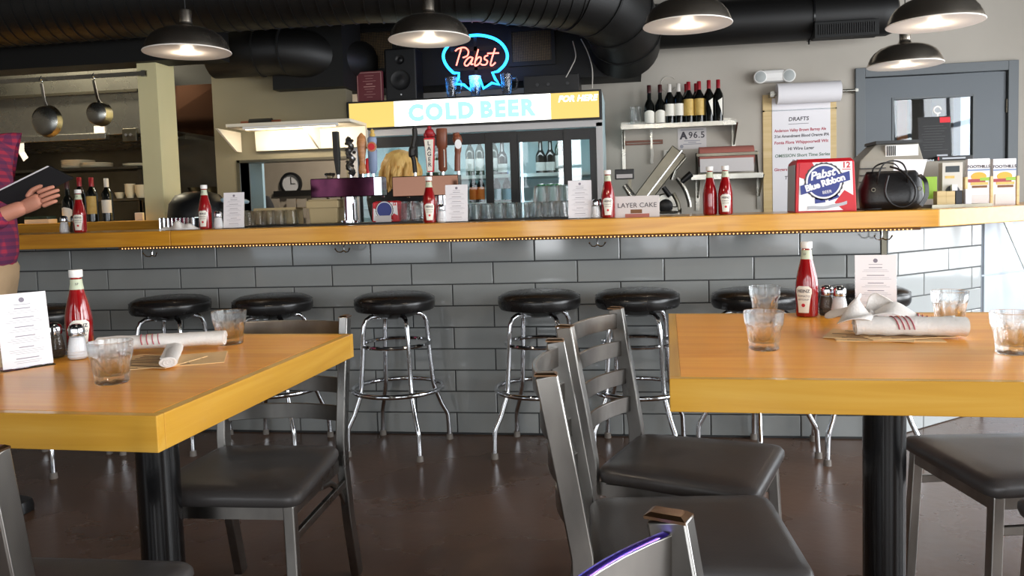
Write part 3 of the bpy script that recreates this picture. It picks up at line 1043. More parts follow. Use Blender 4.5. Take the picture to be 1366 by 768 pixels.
def make_chair():
    t = thing('dining_chair', '', 'chair', (0, 0, 0), 0, 'metal ladder-back dining chairs')
    base = [(-.215, -.215), (.215, -.215), (.185, .2), (-.185, .2)]

    def ring(sc, z, dish=0.0):
        return [(x * sc, y * sc, z) for x, y in rounded(base, .045)]
    MB().loft([ring(.93, .392), ring(.985, .397), ring(1.005, .41), ring(1.0, .421), ring(.97, .43), ring(.88, .436), ring(.6, .438), ring(.25, .437)]).build('seat', 'vinyl_seat', t, 50)
    fr = MB()
    fr.box(-.185, .185, -.195, -.165, .36, .395).box(-.175, .175, .17, .2, .36, .395).box(-.185, -.16, -.165, .17, .36, .395).box(.16, .185, -.165, .17, .36, .395)
    fr.build('seat_frame', 'gunmetal', t, 0)
    for s in (-1, 1):
        MB().bar([(s * .192, -.2, .0), (s * .18, -.182, .393)], .028, .028, up=(0, 1, 0)).build('leg', 'gunmetal', t, 0, .003)
        post = MB().bar([(s * .188, .285, 0), (s * .186, .235, .2), (s * .184, .212, .36), (s * .184, .212, .45), (s * .187, .236, .6), (s * .19, .27, .8)], .026, .042, up=(0, 1, 0)).build('back_post', 'gunmetal', t, 30, .003)
        MB().loft([[(s * .19 + dx * .0135, .27 + dy_ * .0215 + .001, .7995) for dx, dy_ in ((-1, -1), (1, -1), (1, 1), (-1, 1))],
                   [(s * .19 + dx * .0135, .27 + dy_ * .0215 + .0015, .8025) for dx, dy_ in ((-1, -1), (1, -1), (1, 1), (-1, 1))],
                   [(s * .19 + dx * .009, .27 + dy_ * .016 + .0015, .806) for dx, dy_ in ((-1, -1), (1, -1), (1, 1), (-1, 1))]]).build('end_cap', 'heat_tint', post, 0)
        MB().bar([(s * .187, -.19, .31), (s * .187, .215, .315)], .014, .022, up=(0, 0, 1)).build('stretcher', 'gunmetal', t, 0, .002)
        MB().tube([(s * .18, .03, .362), (s * .182, .1, .35), (s * .184, .16, .315), (s * .184, .215, .25)], .006, 8, sy=1.6).build('brace', 'gunmetal', t)
    for k, z in enumerate((.765, .683, .6, .518)):
        yb = .212 + (z - .45) * .165
        pts = [(-.188 + .376 * i / 10, yb + .042 * (1 - ((i - 5) / 5) ** 2), z) for i in range(11)]
        MB().bar(pts, .009, .046, up=(0, 0, 1)).build('slat', 'gunmetal', t, 30, .0015)
    return t


chair0 = make_chair()
first = True
for x, y, fx, fy, lb in ((1.885, -1.835, .03, -1, 'metal ladder-back chair with black seat pushed under the far side of the left table'),
                         (3.065, -1.70, .945, -.325, 'metal ladder-back chair with black seat at the right table, closest to the bar'),
                         (3.022, -2.185, .995, .05, 'metal ladder-back chair with black seat between two others in the row by the right table'),
                         (3.138, -3.346, .93, -.37, 'metal ladder-back chair with a blue heat-tinted slat edge, away from the tables'),
                         (3.917, -1.63, -.985, -.175, 'metal chair with black seat under the right table beside its black column'),
                         (3.985, -2.14, -.998, -.05, 'metal chair with only a seat corner showing next to the right table'),
                         (1.85, -2.63, -.02, 1, 'metal ladder-back chair tucked under the near side of the left table')):
    o = chair0 if first else copy_tree(chair0)
    first = False
    o.location, o.rotation_euler = (x, y, 0), (0, 0, math.atan2(fx, -fy))
    o['label'] = lb
    if fx == .93:
        for ch in o.children:
            if ch.name.startswith('slat'):
                ch['label'] = 'steel slat with blue heat tint along its edge'
                e = MB().tube([(.03 + .145 * i / 10, 0.264 + .042 * (1 - ((.03 + .145 * i / 10) / .188) ** 2), .789) for i in range(11)], .0052, 6, sy=.25).build('tinted_edge', 'blue_tint', o)
                break

# ------------------------------------------------------------------ pendant lamps
def make_pendant():
    t = thing('pendant_lamp', '', 'lamp', (0, 0, 0), 0, 'nickel pendant lamps over the bar')
    MB().lathe([(.2, 0), (.2, .005), (.194, .022), (.182, .05), (.162, .076), (.132, .097), (.1, .109), (.06, .116), (.04, .121), (.033, .13), (.03, .138), (.03, .143)], 48).build('shade', 'nickel', t)
    MB().lathe([(.1985, -.0015), (.1985, .003), (.192, .02), (.18, .047), (.16, .073), (.13, .094), (.098, .106), (.058, .113), (.02, .114)], 48).build('inner_shade', 'shade_white', t)
    MB().tube([(.2 * math.cos(i * math.pi / 24), .2 * math.sin(i * math.pi / 24), .001) for i in range(48)], .0028, 6, True).build('rim', 'shade_white', t)
    MB().lathe([(.029, .138), (.029, .193), (.026, .2), (.012, .204), (.004, .205)], 20).build('socket_cap', 'nickel', t)
    MB().cyl((0, 0, .2), (0, 0, 1.0), .003, n=6).build('cord', 'black_plastic', t)
    MB().lathe([(.001, .012), (.018, .016), (.03, .034), (.03, .05), (.018, .076), (.014, .112)], 20).build('light_bulb', 'bulb', t)
    return t


pend0 = make_pendant()
first = True
for px, py, D, lb in ((250, 70, 3.89, 'nickel dome pendant lamp hanging in front of the cream kitchen post'),
                      (573, 53, 4.0, 'nickel dome pendant lamp hanging beside the neon sign'),
                      (917, 34, 3.73, 'nickel dome pendant lamp hanging in front of the wall duct'),
                      (1247, 32, 3.63, 'larger looking nickel dome pendant lamp hanging over the bar corner above the door'),
                      (1207, 87, 4.63, 'lower nickel dome pendant lamp hanging close to the grey door'),
                      (1.75, -2.2, None, 'added nickel dome pendant lamp, out of view, brightening the left table'),  # the two table lamps are added out of view to brighten the tabletops
                      (3.55, -1.9, None, 'added nickel dome pendant lamp, out of view, brightening the right table')):
    d = CF + CR * ((px - CX) / F_PX) - CU * ((py - CY) / F_PX)
    q = CAM + d * D if D else Vector((px, py, 1.95))
    o = pend0 if first else copy_tree(pend0)
    first = False
    o.location = q
    o['label'] = lb
    for ch in o.children:
        if ch.name.startswith('cord'):
            ch.scale.z = 1
            ch.data = ch.data.copy()
            for v in ch.data.vertices:
                if v.co.z > .5:
                    v.co.z = ZC - q.z
    l = bpy.data.lights.new('pendant_glow', 'POINT')
    l.energy, l.color, l.shadow_soft_size = (4.0 if D else 30.0), (1, .82, .62), .03
    lo = bpy.data.objects.new('pendant_glow', l)
    COL.objects.link(lo)
    lo.location = q + Vector((0, 0, .002))

# ------------------------------------------------------------------ table ware
def octo(a, r, z):
    return r


def make_ketchup(face=-90):
    t = thing('ketchup_bottle', '', 'ketchup', (0, 0, 0), 0, 'red ketchup bottles')
    prof = [(.024, 0), (.0305, .003), (.032, .012), (.032, .088), (.0315, .098), (.029, .115), (.0245, .135), (.0195, .155), (.0155, .172), (.0138, .182), (.0135, .195), (.0128, .196), (.0128, .199)]

    def fac(a, r, z):
        k = 1.0 - .035 * (1 - abs(math.cos(4 * a))) if z < .13 else 1.0
        return r * k
    MB().lathe(prof, 40, shape=fac).build('bottle', 'ketchup', t)
    MB().lathe([(.0155, .199), (.0162, .2005), (.0162, .2165), (.0155, .218), (.001, .2185)], 24).build('cap', 'white_plastic', t)
    lb = MB().lathe([(.0172, .168), (.0147, .183), (.0143, .194)], 24).build('neck_label', 'label_green', t)
    wrap_text('neck_lettering', '57', .008, 'ink', t, .0158, .182, math.radians(face), extrude=.0003)
    # keystone label
    vs, fs = [], []
    nx, rows = 9, [(.014, .62), (.03, .68), (.05, .8), (.066, .93), (.07, 1.0), (.083, 1.0), (.086, .86), (.091, .6)]
    R = .0327
    for z, wd in rows:
        for i in range(nx):
            a = math.radians(face + (i / (nx - 1) - .5) * 84 * wd)
            r_ = R if z < .089 else R - .0006
            vs.append((r_ * math.cos(a), r_ * math.sin(a), z))
    for j in range(len(rows) - 1):
        for i in range(nx - 1):
            fs.append((j * nx + i, j * nx + i + 1, (j + 1) * nx + i + 1, (j + 1) * nx + i))
    m = MB()
    m._add(vs, fs)
    kl = m.build('label', 'label_white', t)
    f = math.radians(face)
    wrap_text('lettering', 'HEINZ', .0125, 'ink', kl, R, .0765, f, extrude=.0004, offset=.0003)
    wrap_text('lettering', 'TOMATO', .0085, 'ink', kl, R, .062, f, extrude=.0004)
    wrap_text('lettering', 'KETCHUP', .0068, 'ink', kl, R, .052, f, extrude=.0004)
    me = MB().lathe([(.0045, 0), (.0045, .0004)], 12).v
    mm = MB()
    mm.lathe([(.0052, 0), (.0052, .0005)], 14)
    vv = [(x, y, z) for x, y, z in mm.v]
    mm.v = [((R + z + .0002) * math.cos(f + x / R), (R + z + .0002) * math.sin(f + x / R), .036 + y) for x, y, z in vv]
    mm.build('tomato', 'red_print', kl)
    return t


ket0 = make_ketchup()


def make_shaker(content, name, tall=1.0):
    t = thing(name, '', 'shaker', (0, 0, 0), 0, 'glass salt and pepper shakers')

    def prof(dr):
        out = [(.019 - dr, .001 + dr), (.0225 - dr, .006)]
        for k in range(7):
            z = .008 + k * .0068
            r = .0238 - .0012 * max(0, k - 2)
            out += [(r - dr, z), (r - .0016 - dr, z + .0034)]
        out += [(.0165 - dr, .058), (.0165 - dr, .063)]
        return out
    MB().lathe(prof(0), 28).build('shaker_glass', 'thin_glass', t)
    MB().lathe([(r, z) for r, z in prof(.0016)][:-2] + [(.0145, .056)], 24).build('content', content, t)
    MB().lathe([(.0185, .06), (.0188, .062), (.0188, .076), (.0165, .083), (.009, .088), (.001, .089)], 24).build('lid', 'chrome', t)
    return t


salt0 = make_shaker('salt', 'salt_shaker')
pep0 = make_shaker('pepper', 'pepper_shaker')


def make_rocks(name='rocks_glass', h=.089, r1=.0455, r0=.034, glass='thin_glass'):
    t = thing(name, '', 'glass', (0, 0, 0), 0, 'faceted rocks glasses')
    N = 60

    def flute(a, r, z):
        if z < .004 or z > h * .66:
            return r
        return r * (1 - .085 * abs(math.sin(5 * a)) ** .8)
    prof = [(r0 * .9, 0), (r0, .003), (r0 + .001, .014), (r0 + (r1 - r0) * .55, h * .62), (r0 + (r1 - r0) * .78, h * .68), (r1 - .001, h * .8), (r1, h - .001), (r1 - .001, h),
            (r1 - .0024, h - .0006), (r1 - .0034, h * .8), (r0 + (r1 - r0) * .7, h * .64), (r0 - .0035, .024), (r0 * .7, .017), (.001, .016)]
    outer = len(prof)

    loops = []
    for i, (r, z) in enumerate(prof):
        loops.append([((flute(2 * math.pi * k / N, r, z) if i < 7 else r) * math.cos(2 * math.pi * k / N), (flute(2 * math.pi * k / N, r, z) if i < 7 else r) * math.sin(2 * math.pi * k / N), z) for k in range(N)])
    MB().loft(loops).build('tumbler', glass, t, 30)
    return t


rocks0 = make_rocks()


def make_menu():
    t = thing('menu_card', '', 'menu', (0, 0, 0), 0, 'printed menu cards in clear stands')
    w_, h_ = .108, .178
    M = Matrix.Rotation(math.radians(-7), 4, 'X')
    cd_ = MB(M).box(-w_ / 2, w_ / 2, -.0007, .0007, .004, h_).build('card', 'paper', t, 0)
    st = MB(M).box(-w_ / 2 - .001, w_ / 2 + .001, .0012, .003, 0, .13)
    st.build('stand_back', 'acrylic', t, 0)
    MB().box(-w_ / 2 - .001, w_ / 2 + .001, -.012, .055, 0, .002).build('stand_foot', 'acrylic', t, 0, .0008)
    pr = MB(M)
    rnd = random.Random(3)
    z = h_ - .035
    hd = MB(M)
    pr.lathe([(.006, 0), (.006, .0003)], 16, Matrix.Translation((0, -.0008, h_ - .016)) @ Matrix.Rotation(math.pi / 2, 4, 'X'))
    hd.box(-.018, .018, -.0011, -.0007, h_ - .0275, h_ - .0262)
    for sec in range(6):
        wd = rnd.uniform(.014, .028)
        pr.box(-wd, wd, -.0011, -.0007, z - .0019, z)
        z -= .007
        for k in range(rnd.choice((2, 3))):
            wd = rnd.uniform(.024, .042)
            hd.box(-wd, wd, -.0011, -.0007, z - .0007, z)
            z -= .0044
        z -= .006
    pr.build('print', 'ink_menu', cd_, 0)
    hd.build('print', 'ink_soft', cd_, 0)
    return t


menu0 = make_menu()
used = set()


def put(proto, x, y, z, rz, label):
    if proto.name in used:
        o = copy_tree(proto)
    else:
        used.add(proto.name)
        o = proto
    o.location, o.rotation_euler = (x, y, z), (0, 0, math.radians(rz))
    o['label'] = label
    return o


TZ_ = TABLE_Z
# left table
put(menu0, 1.508, -2.168, TZ_, 58, 'white printed menu card in a clear stand at the end of the left table')
put(ket0, 1.512, -1.99, TZ_, 40, 'ketchup bottle on the left table behind the salt shaker')
put(salt0, 1.556, -2.06, TZ_, 0, 'white salt shaker on the left table in front of the ketchup bottle')
put(pep0, 1.475, -2.035, TZ_, 0, 'pepper shaker on the left table between menu card and salt')
put(rocks0, 1.832, -2.325, TZ_, 10, 'clear rocks glass on the left table in front of the salt shaker')
put(rocks0, 1.848, -1.845, TZ_, 3, 'clear rocks glass on the left table past the rolled napkins')
# right table
put(ket0, 3.423, -1.425, TZ_, -28, 'ketchup bottle on the right table beside the pepper shaker')
put(pep0, 3.483, -1.405, TZ_, 0, 'pepper shaker on the right table touching the salt shaker')
put(salt0, 3.512, -1.432, TZ_, 0, 'white salt shaker on the right table between pepper and menu card')
put(menu0, 3.602, -1.47, TZ_, -10, 'white printed menu card on the right table behind the crumpled napkins')
put(rocks0, 3.22, -1.96, TZ_, 7, 'clear rocks glass on the right table overlapping another glass behind it')
put(rocks0, 3.308, -1.405, TZ_, 20, 'clear rocks glass half hidden behind another glass on the right table')
put(rocks0, 3.748, -1.605, TZ_, 14, 'clear rocks glass on the right table beyond the crumpled napkins')
put(rocks0, 3.725, -2.02, TZ_, 0, 'clear rocks glass on the right table away from the napkins and shakers')


def napkin_roll(a, b, r, z, label, stripe=True, flat=.62, seed=1):
    a, b = Vector((a[0], a[1], z + r * flat)), Vector((b[0], b[1], z + r * flat))
    t = thing('rolled_napkin', label, 'napkin', (a.x, a.y, 0), 0, 'white rolled cloth napkins')
    rnd = random.Random(seed)
    L = (b - a).length
    d = (b - a) / L
    nseg = 14
    pts = [Vector((0, 0, a.z)) + d * L * i / nseg + Vector((0, 0, rnd.uniform(-.001, .001))) for i in range(nseg + 1)]
    rad = [r * (1 + rnd.uniform(-.04, .05)) for _ in pts]
    MB().tube(pts, rad, 18, sy=flat, sx=1.05).build('cloth', 'napkin', t, 60)
    # spiral fold seen at the ends, and the loose outer edge
    side = Vector((-d.y, d.x, 0))
    for e_, s_ in ((pts[0], -1), (pts[-1], 1)):
        sp = [e_ + d * s_ * .0015 + (side * math.cos(k * .45) + Vector((0, 0, math.sin(k * .45) * flat))) * r * (1 - k / 34) for k in range(30)]
        MB().tube(sp, .0012, 5).build('fold', 'napkin', t)
    MB().bar([pts[0] + side * r * .6 + Vector((0, 0, r * flat * .82)), pts[-1] + side * r * .6 + Vector((0, 0, r * flat * .82))], .012, .0016, up=(0, 0, 1)).build('hem', 'napkin', t, 0)
    if stripe:
        for k in range(4):
            f = .3 + .045 * k
            c = pts[0] + d * L * f
            ring = [c + (side * math.cos(q * .21 - .3) * 1.06 + Vector((0, 0, math.sin(q * .21 - .3) * flat * 1.02))) * r * 1.03 + d * (q * .0012) for q in range(18)]
            MB().tube(ring, .0016, 5).build('stripe', 'napkin_stripe', t)
    return t


def paper_bag(cx, cy, w_, d_, rz, z, label, seed=0):
    t = thing('paper_liner', label, 'paper', (cx, cy, z), math.radians(rz), 'printed brown paper liners on the tables')
    MB().loft([[(-w_ / 2, -d_ / 2, 0), (w_ / 2, -d_ / 2, 0), (w_ / 2, d_ / 2, 0), (-w_ / 2, d_ / 2, 0)],
               [(-w_ / 2, -d_ / 2, .0016), (w_ / 2, -d_ / 2, .0016), (w_ / 2, d_ / 2, .0016), (-w_ / 2, d_ / 2, .0016)]]).build('sheet', 'kraft', t, 0)
    m = MB()
    rnd = random.Random(seed)
    for k in range(7):
        y = -d_ / 2 + d_ * (k + .7) / 8
        x0 = rnd.uniform(-.45, -.2) * w_
        m.box(x0, x0 + rnd.uniform(.3, .6) * w_, y - .003, y + .003, .0016, .0021)
    m.build('print', 'kraft_print', t, 0)
    return t


paper_bag(1.84, -2.08, .21, .16, 25, TZ_, 'brown paper liner under the rolled napkins on the left table, lower sheet', 1)
paper_bag(1.78, -2.1, .2, .15, -8, TZ_ + .0018, 'brown paper liner under the rolled napkins on the left table, upper sheet', 2)
napkin_roll((1.585, -2.02), (1.875, -1.925), .029, TZ_ + .012, 'white napkin roll with red stripes lying on the left table', True, .62)
napkin_roll((1.875, -2.185), (1.70, -1.845), .019, TZ_ + .004, 'thin plain white napkin roll crossing under the striped one', False, seed=5)
paper_bag(3.53, -1.80, .24, .14, -6, TZ_, 'brown paper liner under the crumpled napkins on the right table, lowest sheet', 4)
paper_bag(3.50, -1.79, .2, .14, -22, TZ_ + .0018, 'brown paper liner under the crumpled napkins on the right table, slanting sheet', 5)
paper_bag(3.57, -1.79, .2, .13, 10, TZ_ + .0036, 'brown paper liner under the crumpled napkins on the right table, topmost sheet', 6)


def sheet_napkin(origin, rz, pts_fn, nu, nv, label, stripe=None, thick=.002):
    t = thing('folded_napkin', label, 'napkin', origin, math.radians(rz), 'crumpled cloth napkins')
    vs = [pts_fn(i / nu, j / nv) for j in range(nv + 1) for i in range(nu + 1)]
    fs = [(j * (nu + 1) + i, j * (nu + 1) + i + 1, (j + 1) * (nu + 1) + i + 1, (j + 1) * (nu + 1) + i) for j in range(nv) for i in range(nu)]
    m = MB()
    m._add(vs, fs)
    o = m.build('cloth', 'napkin', t, 70)
    so = o.modifiers.new('thickness', 'SOLIDIFY')
    so.thickness = thick
    if stripe:
        for u in stripe:
            r = MB().tube([Vector(pts_fn(u, v / 24)) + Vector((0, 0, .0016)) for v in range(2, 23)], .0015, 5).build('stripe', 'napkin_stripe', t)
    return t


zt = TZ_ + .006
napkin_roll((3.46, -1.80), (3.705, -1.825), .032, zt, 'white napkin roll with red stripes in the heap on the right table', True, .7, 8)


def knot(u, v):
    # a twisted loop of cloth rising to a loose bow
    a = u * 2 * math.pi * .85 + .3
    rr = .05 + .024 * math.sin(3 * a + 1)
    hh = .03 + .06 * (1 - v) * (0.6 + .4 * math.sin(2 * a + .6))
    sp = .35 + 1.05 * v
    return (rr * sp * math.cos(a) * 1.25, rr * sp * math.sin(a), hh + .01 * math.sin(5 * a + v * 4) * v + .006)


sheet_napkin((3.5, -1.745, zt), -12, knot, 48, 12, 'crumpled white napkin with a loose bow on the right table', (.18, .24, .30))


def flap(u, v):
    x = -.12 + .24 * u
    y = -.05 + .1 * v
    return (x, y * (1 - .45 * u), .024 + .04 * math.exp(-((u - .42) ** 2) / .03) * (1 - abs(v - .5)) + .006 * math.sin(9 * u + 5 * v))


sheet_napkin((3.575, -1.77, zt + .012), -16, flap, 36, 14, 'pointed white napkin fold lying over the napkin roll', (.66, .70, .74, .78))

# ================================================================== BEHIND THE BAR
# ------------------------------------------------------------------ beer cooler
FY = 1.95
FZ = 1.927
fr = thing('beer_cooler', 'tall glass-door beer cooler with a lit gold and white header sign', 'cooler', (0, FY, 0))
fb = MB()
fb.box(FR0, FR0 + .04, .05, .73, .02, FZ - .01).box(FR1 - .04, FR1, .05, .73, .02, FZ - .01).box(FR0 + .04, FR1 - .04, .69, .73, .02, FZ - .01)
fb.box(FR0 + .04, FR1 - .04, .05, .69, FZ - .26, FZ - .01).box(FR0 + .04, FR1 - .04, .05, .69, .02, .25)
fb.build('body', 'fridge_inside', fr, 0)
fg = MB()
zt_ = P(640, 170, FY).z
fg.box(FR0, FR0 + .045, 0, .05, .02, zt_).box(FR1 - .045, FR1, 0, .05, .02, zt_).box(FR0, FR1, 0, .05, zt_ - .03, zt_ + .02).box(FR0, FR1, 0, .05, .02, .25)
fg.build('front_frame', 'fridge_grey', fr, 0, .002)
hs = MB()
hz0, hz1 = P(640, 166, FY - .05).z, P(640, 127, FY - .05).z
hs.box(FR0, FR1, -.05, .08, hz0, hz1).box(FR0 + .01, FR1 - .01, .08, .2, hz0, hz1 - .01)
hd = hs.build('header_box', 'black_plastic', fr, 0, .003)
ga, gb = P(526, 150, FY - .05).x, P(735, 150, FY - .05).x
MB().box(FR0 + .018, ga, -.0565, -.05, hz0 + .014, hz1 - .014).build('sign_panel', 'sign_gold', hd, 0)
MB().box(ga, gb, -.0565, -.05, hz0 + .014, hz1 - .014).build('sign_panel', 'sign_white', hd, 0)
MB().box(gb, FR1 - .018, -.0565, -.05, hz0 + .014, hz1 - .014).build('sign_panel', 'sign_gold', hd, 0)
hc = (hz0 + hz1) / 2
text('lettering', 'COLD', .155, 'sign_teal', hd, face_y(P(588, 149, FY - .06).x, -.0575, hc - .005), offset=.009, spacing=1.22, extrude=.001)
text('lettering', 'BEER', .155, 'sign_teal', hd, face_y(P(676, 146, FY - .06).x, -.0575, hc - .005), offset=.009, spacing=1.22, extrude=.001)
text('lettering', 'FOR HERE', .058, 'sign_white', hd, face_y(P(770, 130, FY - .06).x, -.0575, hc + .045), offset=.002, spacing=1.05, extrude=.001, shear=.25)
doors = [(472, 557, .02), (546, 656, .036), (648, 690, .02), (683, 761, .036), (753, 797, .02)]
for a, b, dy_ in doors:
    x0, x1 = P(a, 230, FY).x, P(b, 230, FY).x
    w_ = .052
    d = MB()
    d.box(x0, x0 + w_, dy_, dy_ + .014, .26, zt_ - .035).box(x1 - w_, x1, dy_, dy_ + .014, .26, zt_ - .035)
    d.box(x0 + w_, x1 - w_, dy_, dy_ + .014, zt_ - .115, zt_ - .035).box(x0 + w_, x1 - w_, dy_, dy_ + .014, .26, .34)
    dd = d.build('door', 'black_plastic', fr, 0, .001)
    MB().box(x0 + w_, x1 - w_, dy_ + .004, dy_ + .009, .34, zt_ - .115).build('glass_pane', 'pane', dd, 0)
for px in (697,):
    x = P(px, 230, FY + .1).x
    MB().box(x - .007, x + .007, .075, .085, .3, zt_ - .1).build('led_strip', 'led', fr, 0)
area('cooler_glow', ((FR0 + FR1) / 2, FY + .1, zt_ - .1), (0, .6, -1), 1.6, .05, 2.4, (.8, .95, 1))
shz = [P(640, y, FY + .2).z for y in (234, 270, 300)] + [.62, .34]
for z in shz:
    MB().box(FR0 + .045, FR1 - .045, .11, .66, z - .025, z).build('shelf', 'fridge_inside', fr, 0)


def wine(h, r, body, capsule, label_m, lz0, lz1, name='wine_bottle', shoulder=.62, cat='bottle', group=None, curved=0.0):
    t = thing(name, '', cat, (0, 0, 0), 0, group)
    MB().lathe([(r * .8, 0), (r, .004), (r, h * shoulder), (r * .9, h * (shoulder + .05)), (r * .62, h * (shoulder + .12)), (r * .42, h * (shoulder + .17)), (r * .38, h * .82), (r * .38, h * .985), (r * .34, h), (.001, h)], 24).build('bottle_glass', body, t)
    if capsule:
        MB().lathe([(r * .41, h * .8), (r * .41, h * .995), (r * .36, h * 1.003), (.001, h * 1.004)], 20).build('capsule', capsule, t)
    if label_m:
        vs, fs, nx = [], [], 11
        top = lambda s: lz1 + curved * (1 - (2 * s - 1) ** 2)
        for j in range(2):
            for i in range(nx):
                a = math.radians(-90 + (i / (nx - 1) - .5) * 150)
                z = (lz0 if j == 0 else top(i / (nx - 1))) * h
                vs.append(((r + .0006) * math.cos(a), (r + .0006) * math.sin(a), z))
        for i in range(nx - 1):
            fs.append((i, i + 1, nx + i + 1, nx + i))
        m = MB()
        m._add(vs, fs)
        m.build('label', label_m, t)
    return t


W = 'wine bottles on the steel wall shelf'
CB = 'bottles and cans in the cooler'
w_arch = wine(.3, .039, 'bottle_dark', 'capsule_dark', 'label_white', .04, .3, shoulder=.48, group=W, curved=.06)
w_white = wine(.3, .038, 'bottle_dark', 'capsule_white', 'label_white', .2, .5, group=W)
w_gold = wine(.31, .038, 'bottle_dark', 'capsule_red', 'label_gold', .18, .58, group=W)
w_red = wine(.315, .037, 'bottle_dark', 'capsule_red', None, .2, .5, group=W)
# slanted triangular label
vs, nx = [], 8
for i in range(nx):
    s_ = i / (nx - 1)
    a = math.radians(-100 + 55 * s_)
    vs += [(.0376 * math.cos(a), .0376 * math.sin(a), .315 * (.5 - .36 * s_)), (.0376 * math.cos(a), .0376 * math.sin(a), .315 * (.5 + .07 * s_))]
m = MB()
m._add(vs, [(2 * i, 2 * i + 2, 2 * i + 3, 2 * i + 1) for i in range(nx - 1)])
m.build('label', 'label_white', w_red)
# wall shelf
SHX0, SHX1 = P(828, 167, 2.4).x, P(982, 164, 2.4).x
SHZ = P(905, 164, 2.4).z
ws = thing('wall_shelf', 'stainless steel wall shelf carrying wine bottles', 'shelf', (0, 0, 0))
MB().box(SHX0, SHX1, 2.4, WALL_Y, SHZ - .006, SHZ).box(SHX0, SHX1, 2.395, 2.402, SHZ - .03, SHZ + .003).box(SHX0, SHX1, WALL_Y - .006, WALL_Y, SHZ, SHZ + .05).build('shelf_plate', 'steel', ws, 0)
for px, dz in ((832, .26), (979, .14)):
    x = P(px, 200, WALL_Y - .02).x
    MB().box(x - .013, x + .013, WALL_Y - .012, WALL_Y, SHZ - dz - .14, SHZ - .006).loft([[(x - .006, 2.45, SHZ - .008), (x + .006, 2.45, SHZ - .008), (x + .006, WALL_Y - .01, SHZ - .008), (x - .006, WALL_Y - .01, SHZ - .008)],
        [(x - .006, WALL_Y - .03, SHZ - .16), (x + .006, WALL_Y - .03, SHZ - .16), (x + .006, WALL_Y - .01, SHZ - .16), (x - .006, WALL_Y - .01, SHZ - .16)]]).build('bracket', 'steel', ws, 0)
for proto, pxs, names in ((w_arch, (866.5, 881), ('nearer the upturned mug', 'beside the white-capped bottles')), (w_white, (893.5, 905.5), ('white-capped, next to the arched labels', 'white-capped, next to the gold labels')),
                          (w_gold, (919, 933), ('beside the white-capped bottles', 'beside the slanted labels')), (w_red, (946, 958.5), ('beside the gold labels', 'last before the shelf end'))):
    base = {w_arch: 'dark wine bottle with arched white label, ', w_white: 'dark wine bottle with plain white label, ', w_gold: 'red-capped wine bottle with gold label, ', w_red: 'red-capped wine bottle with slanted white label, '}[proto]
    for px, nm in zip(pxs, names):
        put(proto, P(px, 160, 2.47).x, 2.47, SHZ + .0, 0, base + nm)
for px, lb in ((917, 'red-capped wine bottle half hidden behind the first gold label bottle'), (930, 'red-capped wine bottle half hidden behind the second gold label bottle')):
    o = copy_tree(w_gold)
    o.location = (P(px, 160, 2.57).x - .005, 2.575, SHZ)
    o['label'] = lb
# upturned mug on the shelf
see_mug = thing('glass_mug', 'clear glass mug standing upside down on the wall shelf', 'mug', (P(848, 150, 2.48).x, 2.48, SHZ))
MB().lathe([(.05, 0), (.046, .02), (.042, .12), (.042, .145), (.001, .145), (.001, .13), (.039, .128), (.043, .02), (.047, .0)], 28).build('mug_body', 'thin_glass', see_mug)
MB().tube([(.0, -.043, .02), (.0, -.075, .035), (0, -.08, .07), (0, -.07, .105), (0, -.042, .118)], .006, 8).build('handle', 'thin_glass', see_mug)

# cooler contents
c_wine = wine(.3, .034, 'bottle_green', None, 'label_cool', .12, .42, shoulder=.58, group=CB)
c_wine2 = wine(.31, .038, 'bottle_dark', None, 'label_cool', .06, .26, shoulder=.4, group=CB)
c_beer = wine(.23, .03, 'bottle_dark', 'cap_blue', 'orange', .1, .5, shoulder=.55, name='beer_bottle', group=CB)
c_teal = wine(.23, .032, 'bottle_dark', 'cap_blue', 'blue_bag', .06, .42, shoulder=.55, name='beer_bottle', group=CB)
can = thing('beer_can', '', 'can', (0, 0, 0), 0, CB)
MB().lathe([(.026, 0), (.033, .008), (.033, .112), (.027, .121), (.001, .118)], 24).build('can_body', 'teal_can', can)
MB().lathe([(.0275, .119), (.0275, .123), (.025, .1235), (.024, .12), (.001, .12)], 24).build('lid', 'chrome', can)
cy_ = FY + .22
for proto, z, pxs, lb in ((c_wine, shz[0], (628, 641, 660), 'green wine bottle with white label on the upper shelf of the cooler'),
                          (c_wine2, shz[0], (671, 722, 735), 'dark broad-shouldered wine bottle on the upper shelf of the cooler'),
                          (c_wine, shz[0], (747,), 'pale wine bottle at the end of the upper cooler shelf'),
                          (c_beer, shz[1], (631, 641), 'beer bottle with orange label on the middle shelf of the cooler'),
                          (c_teal, shz[1], (662, 676), 'blue-capped beer bottle with pale label on the middle shelf of the cooler'),
                          (can, shz[1] - .0, (722, 734, 745), 'green beer can on the middle shelf of the cooler'),
                          (c_wine, shz[0], (575, 585), 'wine bottle in the cooler behind the lager tap handle')):
    for px in pxs:
        put(proto, P(px, 240, cy_).x, cy_, z, 0, lb)

# ------------------------------------------------------------------ on top of the cooler
TOPZ = hz1 - .0
ty = FY + .12


def box_prop(name, label, cat, px0, px1, py_top, Y, depth_, m, z0, bevel=.003):
    a, b = P(px0, py_top, Y), P(px1, py_top, Y)
    t = thing(name, label, cat, ((a.x + b.x) / 2, Y, z0))
    h_ = (a.z + b.z) / 2 - z0
    w_ = b.x - a.x
    o = MB().box(-w_ / 2, w_ / 2, 0, depth_, 0, h_).build('body', m, t, 0, bevel)
    return t, w_, h_, o


